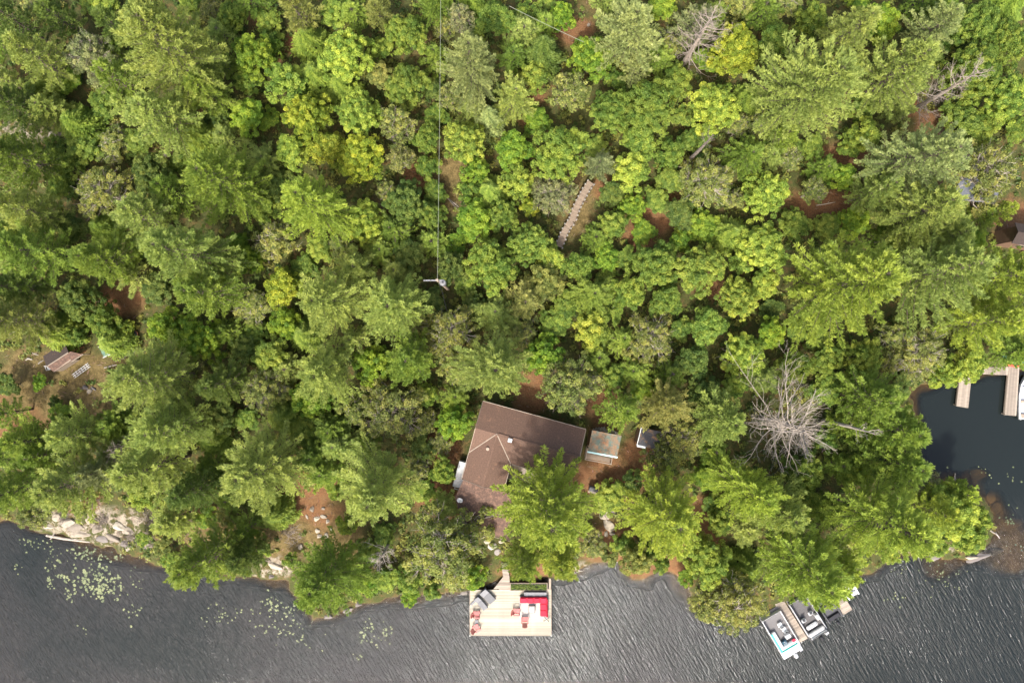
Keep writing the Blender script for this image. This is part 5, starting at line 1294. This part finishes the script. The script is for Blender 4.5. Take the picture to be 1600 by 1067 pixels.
def make_adirondack(label):
    t = thing('adirondack_chair', label, 'chair', group='red adirondack chairs on the deck')
    for k in range(5): MB().box((0, -.30 + k * .115, .38 - k * .022), (.52, .095, .022), rx=R_(-11)).build('seat_slat', 'red_plastic', t)
    for k in range(5):
        hgt = .78 - abs(k - 2) * .06
        MB().rbox(((k - 2) * .112, .30 + .13, .30 + hgt / 2), (.098, .022, hgt), .008, rx=R_(-24)).build('back_slat', 'red_plastic', t)
    for s in (-1, 1):
        MB().rbox((s * .34, -.06, .56), (.13, .74, .025), .01).build('armrest', 'red_plastic', t)
        MB().box((s * .30, -.34, .275), (.035, .10, .55)).build('leg', 'red_plastic', t)
        MB().box((s * .30, .26, .275), (.035, .10, .55)).build('leg', 'red_plastic', t)
    return t
CH = [(806.5, 955, -90 + 180 + 180 - 180, 'red adirondack chair facing the coffee table from its left'), (820, 968.5, 180, 'red adirondack chair below the coffee table, facing up to it'), (744, 959, 90, 'red adirondack chair at the deck\'s left edge, upper of two'), (744, 980.5, 125, 'red adirondack chair near the deck\'s lower left corner')]
base = None
for i, (px, py, rz, lab) in enumerate(CH):
    if base is None: base = make_adirondack(lab); o = base
    else: o = copy_tree(base); o['label'] = lab
    o.location = dk_(px, py); o.rotation_euler = (0, 0, R_(rz))
def side_table(px, py, lab):
    t = thing('side_table', lab, 'table', dk_(px, py)); MB().rbox((0, 0, .44), (.36, .46, .03), .01).build('table_top', 'grey_fabric', t)
    for s in (-1, 1):
        for u in (-1, 1): MB().box((s * .14, u * .19, .212), (.04, .04, .424)).build('leg', 'table_frame', t)
side_table(744.5, 970.5, 'small grey side table between the two left-hand red chairs')
def lounger(px, py, rz, w, lab, cup=False):
    t = thing('sun_lounger', lab, 'lounger', dk_(px, py), R_(rz))
    MB().rbox((0, .0, .26), (w, 1.75, .05), .02).build('frame', 'charcoal', t)
    MB().rbox((0, -.33, .335), (w - .06, 1.05, .09), .04).build('cushion', 'grey_fabric', t)
    MB().rbox((0, .50, .47), (w - .06, .72, .08), .04, rx=R_(24)).build('backrest', 'grey_fabric', t)
    for s in (-1, 1):
        for y in (-.75, .75): MB().box((s * (w / 2 - .05), y, .12), (.04, .04, .23)).build('leg', 'alu', t)
lounger(762, 931, 43, .92, 'wide grey sun lounger nearest the deck\'s back edge')
lounger(751.5, 942, 40, .66, 'narrower grey sun lounger left of the wide one')
cu = MB().rbox((0, 0, .06), (.28, 1.0, .12), .05); tag(cu.build('grey_block', 'grey_fabric', None, dk_(740, 941.5), R_(-45)), 'folded grey cushion on the deck\'s left edge by the loungers', 'cushion')  # plain rounded grey block set diagonally
st_ = thing('folding_stand', 'dark cross-legged folding stand at the sofa\'s lower end', 'stand', dk_(854, 967))
for a in (38, -48): MB().box((0, 0, .30 + (.02 if a > 0 else -.02)), (.80, .055, .04), R_(a)).build('bar', 'charcoal', st_)
for a in (38, 218, -48, 132): MB().box((.36 * math.cos(R_(a)), .36 * math.sin(R_(a)), .14), (.04, .04, .28)).build('leg', 'charcoal', st_)

# ------------------------------------------------------------------ docks
def dock(name, label, l0, l1, r0, r1, z, n, m='dock_wood', lengthwise=False, grp=None):
    L0, L1, R0, R1 = (at(*p, z) for p in (l0, l1, r0, r1))
    t = thing(name, label, 'dock', (0, 0, 0), 0, grp)
    if lengthwise: planks_between(t, L0, R0, L1, R1, n, m)
    else: planks_between(t, L0, L1, R0, R1, n, m)
    e = [L0, L1, R1, R0]
    for a, b in ((L0, L1), (R0, R1), (L0, R0)):
        strip('edge_board', a, b, .05, m, t, -.16, .20)
    for p in (L0, L1, R0, R1, (L0 + L1) / 2, (R0 + R1) / 2):
        c = (L0 + L1 + R0 + R1) / 4; q = p + (c - p).normalized() * .12
        MB().tube([(q.x, q.y, max(-2.2, gz(q.x, q.y) - .1)), (q.x, q.y, z - .06)], .06, 8).build('pile', 'old_wood', t)
    return t
dock('dock', 'narrow plank dock between the white pontoon boat and grey boat', (1249, 1004), (1206, 936), (1262, 997), (1219, 929), .5, 30)
dock('dock', 'plank dock between the black boat and white boat', (1318.5, 960), (1281, 902), (1332, 952), (1295, 894), .5, 26)
dock('dock', 'short weathered dock reaching into the quiet bay', (1494.5, 634), (1500, 588), (1513, 637), (1518, 590), .55, 6, lengthwise=True)
dock('dock', 'long weathered dock beside the white boat at the right edge', (1570, 648), (1577, 572), (1588, 649.5), (1593, 572), .55, 7, lengthwise=True)
dock('dock', 'shoreline walkway joining the two right-hand docks', (1530, 574), (1576, 573), (1531, 584), (1576, 586), .5, 10)

# ------------------------------------------------------------------ boats
def boat_root(name, label, stern, bow, cat='boat'):
    a = at(*stern, .3); b = at(*bow, .3); d = b - a
    return thing(name, label, cat, (a.x, a.y, 0), math.atan2(d.y, d.x) - math.pi / 2), d.length
def outboard(parent, x, y, m, s=1.0):
    o = MB().rbox((x, y - .18 * s, .72), (.34 * s, .46 * s, .42), .09).build('outboard_motor', m, parent)
    MB().rbox((x, y - .15 * s, .15), (.12, .26, .85), .03).build('drive_leg', 'black_plastic', o)
    MB().box((x, y + .02, .52), (.30, .10, .20)).build('bracket', 'alu', o)
def pontoon(label, stern, bow, W, LB, kind):
    t, _ = boat_root('pontoon_boat', label, stern, bow)
    for s in (-1, 1):
        MB().tube([(s * W * .34, 0, .10), (s * W * .34, LB * .85, .10), (s * W * .34, LB, .22)], [.29, .29, .06], 12).build('pontoon', 'alu', t, smooth=True)
    MB().rbox((0, LB / 2 + .02, .46), (W, LB - .1, .10), .03).build('floor', 'grey_carpet' if kind else 'grey_carpet', t)
    fm = 'white_gel' if kind == 'w' else 'grey_vinyl'
    y0 = .75
    for s in (-1, 1): MB().rbox((s * (W / 2 - .05), (y0 + LB - .35) / 2 , .80), (.07, LB - .35 - y0, .55), .02).build('side_panel', fm, t)
    MB().rbox((0, LB - .38, .80), (W - .1, .06, .55), .02).build('side_panel', fm, t)
    if kind == 'w':
        MB().rbox((0, .45, .62), (W - .02, .95, .22), .06).build('stern_deck', 'white_gel', t)
        MB().rbox((-W / 2 + .40, 2.15, .74), (.55, 2.3, .40), .08).build('bench', 'white_gel', t)
        MB().rbox((.05, 1.18, .74), (W - .35, .50, .40), .08).build('bench', 'white_gel', t)
        MB().rbox((-W / 2 + .20, 2.1, .98), (.16, 2.35, .14), .04).build('bench_back', 'teal_vinyl', t)
        MB().rbox((.02, .97, .98), (W - .5, .14, .14), .04).build('bench_back', 'teal_vinyl', t)
        MB().rbox((-W / 2 + .42, 2.1, .955), (.24, 2.1, .05), .02).build('seat_pad', 'aqua_vinyl', t)
        MB().rbox((.12, 1.22, .955), (W - .75, .26, .05), .02).build('seat_pad', 'aqua_vinyl', t)
        MB().rbox((-.20, 1.72, .80), (.50, .44, .40), .05, R_(4)).build('table', 'navy_vinyl', t)
        for k, (x, y) in enumerate(((-.3, 1.65), (-.12, 1.72), (-.22, 1.85))): MB().lathe([(.05, 1.0), (.055, 1.09), (.045, 1.09), (.04, 1.02)], (x, y, 0), 10).build('cup', 'white_gel', t)
        MB().rbox((.45, 2.15, .80), (.60, .42, .55), .06).build('console', 'white_gel', t)
        MB().rbox((W / 2 - .42, 1.45, .98), (.36, .34, .12), .04).build('seat_pad', 'red_cushion', t)
        for (x, y) in ((.50, 2.95), (.35, 3.6)):
            c = MB().rbox((x, y, .80), (.50, .50, .16), .06).build('captain_chair', 'white_gel', t); MB().rbox((x, y - .22, 1.02), (.46, .12, .36), .05).build('backrest', 'white_gel', c); MB().tube([(x, y, .5), (x, y, .74)], .05, 8).build('pedestal', 'alu', c)
        outboard(t, .15, -.05, 'white_gel', 1.1)
        MB().rbox((W / 2 - .2, -.12, .55), (.35, .25, .05), .02).build('ladder', 'alu', t)
    else:
        MB().rbox((0, .62, .74), (W - .35, .52, .42), .09).build('bench', 'grey_vinyl', t)
        MB().rbox((0, .36, 1.0), (W - .3, .16, .34), .06).build('bench_back', 'white_gel', t)
        MB().rbox((0, .10, .60), (W - .1, .36, .14), .04).build('stern_deck', 'charcoal', t)
        MB().rbox((-.12, 1.42, .72), (1.35, .48, .30), .14).build('lounge_seat', 'white_gel', t)
        for (x, y) in ((-.62, 2.45), (.45, 2.75)):
            c = MB().rbox((x, y, .80), (.50, .48, .16), .08).build('captain_chair', 'white_gel', t); MB().rbox((x, y + .22, 1.0), (.46, .12, .34), .05).build('backrest', 'white_gel', c); MB().tube([(x, y, .5), (x, y, .74)], .05, 8).build('pedestal', 'alu', c); MB().rbox((x + .02, y - .02, .895), (.28, .26, .03), .01).build('seat_pad', 'charcoal', c)
        MB().rbox((W / 2 - .28, 2.1, .84), (.32, .62, .60), .05).build('console', 'grey_vinyl', t)
        for s in (-1, 1): MB().tube([(s * (W / 2 - .06), .6, 1.12), (s * (W / 2 - .06), LB - .6, 1.12)], .022, 6).build('rail', 'alu', t)
        outboard(t, .1, -.10, 'black_plastic', 1.1)
        MB().tube([(W / 2 - .5, .1, .7), (W / 2 - .35, -.45, .62), (W / 2 - .25, -.55, .2)], .03, 6).build('ladder', 'white_paint', t)
        MB().rbox((W / 2 - .22, -.25, .58), (.42, .22, .06), .03).build('swim_step', 'white_gel', t)
    return t
pontoon('white pontoon boat with teal L-shaped seating, leftmost at the docks', (1237.5, 1019), (1212, 976), 2.4, 5.4, 'w')
pontoon('grey pontoon boat with white seats, right of the narrow dock', (1278, 991), (1259, 960), 2.25, 5.2, 'g')
def hull_boat(name, label, stern, bow, W, LB, m_hull, m_in, motor, cat='boat', details=True, z=0.0):
    t, _ = boat_root(name, label, stern, bow, cat)
    st = [(0, .92, .0), (.25, 1, .0), (.55, .98, .02), (.78, .78, .06), (.92, .42, .14), (1.0, .04, .22)]
    vs, fs = [], []
    for f, w, rise in st:
        y = f * LB; h = W / 2 * w
        prof = [(-h, .62 + rise * .5), (-h * .95, .30), (-h * .55, -.05 + rise), (0, -.18 + rise * 1.2), (h * .55, -.05 + rise), (h * .95, .30), (h, .62 + rise * .5), (h * .84, .62 + rise * .5), (h * .74, .30 + rise * .3), (-h * .74, .30 + rise * .3), (-h * .84, .62 + rise * .5)]
        vs += [(x, y, zz_ + z) for x, zz_ in prof]
    n = 11
    for i in range(len(st) - 1):
        for k in range(n): fs.append((i * n + k, i * n + (k + 1) % n, (i + 1) * n + (k + 1) % n, (i + 1) * n + k))
    fs += [tuple(range(n - 1, -1, -1)), tuple(range((len(st) - 1) * n, len(st) * n))]
    MB()._add(vs, fs).build('hull', m_hull, t, smooth=False)
    if details:
        MB().rbox((0, LB * .08, .45 + z), (W * .72, LB * .10, .26), .05).build('stern_bench', m_in, t)
        MB().rbox((0, LB * .40, .44 + z), (W * .70, .34, .24), .05).build('bench', m_in, t)
        MB().rbox((0, LB * .66, .56 + z), (W * .62, LB * .16, .10), .04).build('foredeck', m_hull, t)
    if motor: outboard(t, 0, -.05, motor)
    return t
hull_boat('motor_boat', 'black motor boat with black outboard moored between the docks', (1305, 967), (1277, 922), 1.9, 4.8, 'charcoal', 'black_plastic', 'black_plastic')
hull_boat('row_boat', 'small white boat under the pine, rightmost at the docks', (1333, 931), (1313, 900), 1.45, 3.8, 'white_gel', 'white_gel', None)
hull_boat('runabout_boat', 'white motor boat cut by the right edge beside the long dock', (1603, 655), (1603, 590), 2.0, 4.9, 'white_gel', 'trim_pale', None)
# kayaks drawn up at the walkway
def kayak(label, px, py, rz, m, W=.75, LB=2.6):
    p = on(px, py); t = thing('kayak', label, 'kayak', (p.x, p.y, max(p.z, .45)), R_(rz))
    mb = MB(); vs = []; n = 8; sts = [(-1, .05, .12), (-.8, .45, .03), (-.4, .9, 0), (0, 1, 0), (.4, .9, 0), (.8, .45, .03), (1, .05, .12)]
    for f, w, r in sts:
        for k in range(n):
            a = 2 * math.pi * k / n; vs.append((W / 2 * w * math.cos(a), f * LB / 2, .18 + r + .16 * math.sin(a) * (.4 + .6 * w)))
    fs = [(i * n + k, i * n + (k + 1) % n, (i + 1) * n + (k + 1) % n, (i + 1) * n + k) for i in range(len(sts) - 1) for k in range(n)] + [tuple(range(n - 1, -1, -1)), tuple(range((len(sts) - 1) * n, len(sts) * n))]
    mb._add(vs, fs); mb.build('hull', m, t, smooth=True)
    MB().lathe([(.20, .33), (.25, .37), (.22, .38), (.17, .34)], n=14).build('cockpit_rim', 'black_plastic', t)
kayak('bright blue kayak lying at the head of the long right-hand dock', 1580, 560.5, 72, 'blue_plastic')
kayak('red kayak beside the blue one at the long dock\'s head', 1583, 569.5, 88, 'red_kayak', .55, 2.0)

# ------------------------------------------------------------------ boardwalk
bw = thing('boardwalk', 'narrow curved boardwalk with white-topped posts climbing through the bushes', 'boardwalk', (0, 0, 0))
cl = [(923, 286), (916, 296), (909, 309), (902, 322), (897, 335), (894, 345), (887, 354), (881, 366), (877, 376), (873, 386)]
za, zb = on(*cl[0]).z + .95, on(*cl[-1]).z + .75
C3 = [at(x, y, za + (zb - za) * i / (len(cl) - 1)) for i, (x, y) in enumerate(cl)]
def along(pts, step):
    out_ = []; carry = 0.0
    for a, b in zip(pts[:-1], pts[1:]):
        ln = (b - a).length; s = carry
        while s < ln: out_.append((a.lerp(b, s / ln), (b - a).normalized())); s += step
        carry = s - ln
    return out_
pm = MB().rbox((0, 0, 0), (.66, .178, .045), .006).mesh('plank', 'path_wood')
for p, d in along(C3, .19):
    o = link('plank', pm, bw, p + Vector((0, 0, random.uniform(-.002, .002))), math.atan2(d.y, d.x) + math.pi / 2 + random.uniform(-.02, .02))
pst = MB().box((0, 0, -.30), (.10, .10, .70)).mesh('post', 'old_wood'); cap = MB().rbox((0, 0, .07), (.15, .15, .05), .012).mesh('post_cap', 'white_post')
last = {}
for i, (p, d) in enumerate(along(C3, .47)):
    sd = Vector((-d.y, d.x, 0)).normalized()
    for s in (-1, 1):
        q = p + sd * s * .40; po = link('post', pst, bw, q + Vector((0, 0, .22))); link('post_cap', cap, po, (0, 0, 0))
for s in (-1, 1):
    pts = []
    for i, (p, d) in enumerate(along(C3, 1.2)):
        pts.append(p + Vector((-d.y, d.x, 0)).normalized() * s * .36 + Vector((0, 0, -.12)))
    MB().tube(pts, .05, 4).build('stringer', 'old_wood', bw)

# ------------------------------------------------------------------ power pole and wires
PH = 11.0
p = at(681, 436, 3.5 + PH); gp = gz(p.x, p.y)
up_ = thing('utility_pole', 'wooden utility pole with transformer and crossarm left of centre', 'pole', (p.x, p.y, gp - .3))
TP = gp + PH
MB().tube([(0, 0, 0), (0, 0, TP - gp + .3)], [.17, .12], 10).build('pole', 'pole_wood', up_)
ca = MB().box((-.45, 0, PH - .25), (1.7, .12, .14)).build('crossarm', 'insulator', up_)
for x in (-1.2, -.7, -.15): MB().lathe([(.05, 0), (.09, .05), (.05, .1), (.09, .15), (.05, .22)], (x, 0, PH - .18), 8).build('insulator', 'insulator', ca)
tf = MB().lathe([(.05, 0), (.30, .02), (.31, .9), (.27, .96), (.05, 1.0)], (.40, -.15, PH - 1.7), 14).build('transformer', 'insulator', up_, smooth=False)
MB().lathe([(.05, 0), (.07, .06), (.04, .2)], (.42, -.15, PH - .72), 8).build('bushing', 'black_plastic', tf)
MB().tube([(.0, -.1, PH - .8), (.25, -.9, PH - 2.0), (.3, -2.6, PH - 6)], .03, 5).build('service_drop', 'black_plastic', up_)
def wire(label, a, b, sag, r=.045):
    pts = [a.lerp(b, t) - Vector((0, 0, sag * 4 * t * (1 - t))) for t in np.linspace(0, 1, 14)]
    tag(MB().tube(pts, r, 5).build('power_line', 'wire'), label, 'wire')
a = Vector((p.x + .05, p.y + .1, TP + .1)); b = at(689, -40, 17.0)
wire('long overhead power wire running straight up from the pole', a, b, .25, .013)
wire('diagonal overhead wire between crowns at the top centre', at(796, 10, 15.0), at(912, 66, 14.0), .1, .016)

# ------------------------------------------------------------------ undergrowth trees in the gaps
HX = np.array([t[3] for t in TREES]); HY = np.array([t[4] for t in TREES]); HR = np.array([t[2] for t in TREES])
NOFILL = [(820, 700, 125, 80), (760, 800, 60, 60), (945, 705, 55, 60), (1015, 690, 40, 35), (95, 585, 125, 60), (215, 540, 40, 30), (196, 470, 38, 34), (30, 640, 60, 45), (150, 825, 110, 50), (480, 800, 50, 60), (900, 335, 34, 62), (1310, 245, 45, 16), (1285, 320, 60, 20),
          (890, 62, 50, 26), (1028, 335, 30, 22), (822, 155, 20, 20), (700, 270, 20, 26), (705, 318, 24, 18), (270, 243, 40, 14), (110, 207, 80, 16), (935, 20, 24, 20), (950, 830, 30, 40), (1580, 350, 40, 30), (680, 440, 26, 26), (800, 880, 40, 40), (1500, 590, 60, 12), (1530, 280, 50, 45), (440, 850, 50, 40), (1464, 150, 40, 40), (1222, 664, 80, 70), (840, 615, 34, 24), (945, 640, 22, 26), (1100, 820, 20, 40), (1450, 860, 60, 40)]
rg = random.Random(77); fill = []
cand = [(x + rg.uniform(-9, 9), y + rg.uniform(-9, 9)) for y in range(4, 960, 13) for x in range(4, 1600, 13)]
rg.shuffle(cand)
for (x, y) in cand:
    d = np.sqrt((HX - x) ** 2 + (HY - y) ** 2) - HR * .86
    if d.min() < 6: continue
    if any(((x - a) / c) ** 2 + ((y - b) / e) ** 2 < 1 for a, b, c, e in NOFILL): continue
    w = on(x, y)
    if signed_shore(np.array([w.x]), np.array([w.y]))[0] < 1.2: continue
    if any((x - a) ** 2 + (y - b) ** 2 < 33 ** 2 for a, b in fill): continue
    fill.append((x, y))
    r = min(36, max(22, d.min() + 18))
    kind, tone = rg.choice([('B', 'dark'), ('B', 'mid'), ('B', 'green'), ('B', 'green'), ('B', 'bright'), ('C', 'green'), ('P', 'green'), ('P', 'sage'), ('P', 'mid'), ('O', 'olive')])
    j = int(np.argmin(np.hypot(HX[:N_HAND] - x, HY[:N_HAND] - y))); dx, dy = x - HX[j], y - HY[j]
    side = ('to the right of' if dx > 0 else 'to the left of') if abs(dx) > abs(dy) else ('below' if dy > 0 else 'above')
    if kind == 'P': r += 3
    if min(abs(dx), abs(dy)) > .5 * max(abs(dx), abs(dy)): side = ('lower ' if dy > 0 else 'upper ') + ('right of' if dx > 0 else 'left of')
    kn = {'B': 'bush', 'C': 'fir sapling', 'P': 'young pine', 'O': 'thin tree'}[kind]; tn = {'dark': 'dark', 'mid': 'deep green', 'green': 'green', 'bright': 'bright green', 'olive': 'olive', 'sage': 'pale green'}[tone]
    base_l = TREES[j][5].split(',')[0].replace("photo's ", '')
    lab = f'small {tn} {kn} {side} the {base_l}'
    k = 2
    while any(t[5] == lab for t in TREES): lab = f'{["", "", "second", "third", "fourth"][min(k, 4)]} small {tn} {kn} {side} the {base_l}'; k += 1
    lab = ' '.join(lab.split()[:16])
    while any(t[5] == lab for t in TREES): lab = 'another ' + ' '.join(lab.split()[:15])
    plant(x, y, r, kind, tone, lab, 'understory plants between the big crowns', hs=.62)

# low shrubs and ferns: one mass nobody could count
rg = np.random.default_rng(5)
n = 12000
X = rg.uniform(-58, 58, n); Y = rg.uniform(-36, 44, n)
dS = signed_shore(X, Y); ok = dS > .5
PX_, PY_ = px_of(X, Y, 2.5)
bm_ = np.maximum.reduce([bare_mask('r', PX_, PY_, 0), bare_mask('w', PX_, PY_, 0), bare_mask('g', PX_, PY_, 0) * .75])
ok &= rg.uniform(0, 1, n) > bm_ * 1.05
for a, b, c_, e in ((820, 700, 100, 72), (760, 790, 45, 60), (945, 705, 34, 45), (1015, 686, 24, 22), (900, 335, 12, 60), (885, 365, 14, 30), (916, 300, 14, 22), (95, 558, 36, 26), (172, 543, 20, 14), (128, 579, 20, 14), (790, 890, 20, 26)):
    ok &= ((PX_ - a) / c_) ** 2 + ((PY_ - b) / e) ** 2 > 1
X, Y = X[ok], Y[ok]; Z = ground(X, Y); m = len(X); per = 30
cr_ = rg.uniform(.25, .65, m); cv = rg.uniform(0, 1, m)
e = norm(rg.normal(size=(m, per, 3)) + np.array([0, 0, .8])); rad = rg.uniform(.3, 1, (m, per)) * cr_[:, None]
p = np.stack([X, Y, Z + .05], -1)[:, None, :] + e * rad[..., None] * np.array([1, 1, .9])
p[..., 2] = np.maximum(p[..., 2], Z[:, None] + .05)
nn = e * .6 + rg.normal(size=e.shape) * .4 + np.array([0, 0, .4])
vs, fs, v = leaf_quads(p.reshape(-1, 3), nn.reshape(-1, 3), rg.uniform(.08, .17, m * per), np.clip(np.repeat(cv, per) + rg.normal(size=m * per) * .1, 0, 1), rg)
o = link('undergrowth', raw_mesh('undergrowth', vs, fs, 'undergrowth_leaves', v)); o.color = (.150, .185, .040, 1)
tag(o, 'low green undergrowth of ferns and seedlings on the forest floor', 'undergrowth', kind='stuff')

# fallen twigs and bark flakes on the open ground
rg = np.random.default_rng(8); n = 16000
X = rg.uniform(-58, 58, n); Y = rg.uniform(-36, 44, n); PX_, PY_ = px_of(X, Y, 2.5)
ok = (bare_mask('rgw', PX_, PY_, 0) > .1) & (signed_shore(X, Y) > .3) & (((PX_ - 820) / 88) ** 2 + ((PY_ - 700) / 62) ** 2 > 1)
X, Y = X[ok], Y[ok]; n = len(X); az = rg.uniform(0, 6.28, n)
p = np.stack([X, Y, ground(X, Y) + .045], -1); d = np.stack([np.cos(az), np.sin(az), rg.normal(size=n) * .12 + .08], -1)
vs, fs, v = blades(p, d, rg.uniform(.15, .75, n), rg.uniform(.018, .045, n), rg.uniform(0, 1, n), rg)
o = link('fallen_twigs', raw_mesh('fallen_twigs', vs, fs, 'undergrowth_leaves', v)); o.color = (.20, .145, .095, 1)
tag(o, 'fallen brown twigs and bark scattered over the open ground', 'twigs', kind='stuff')
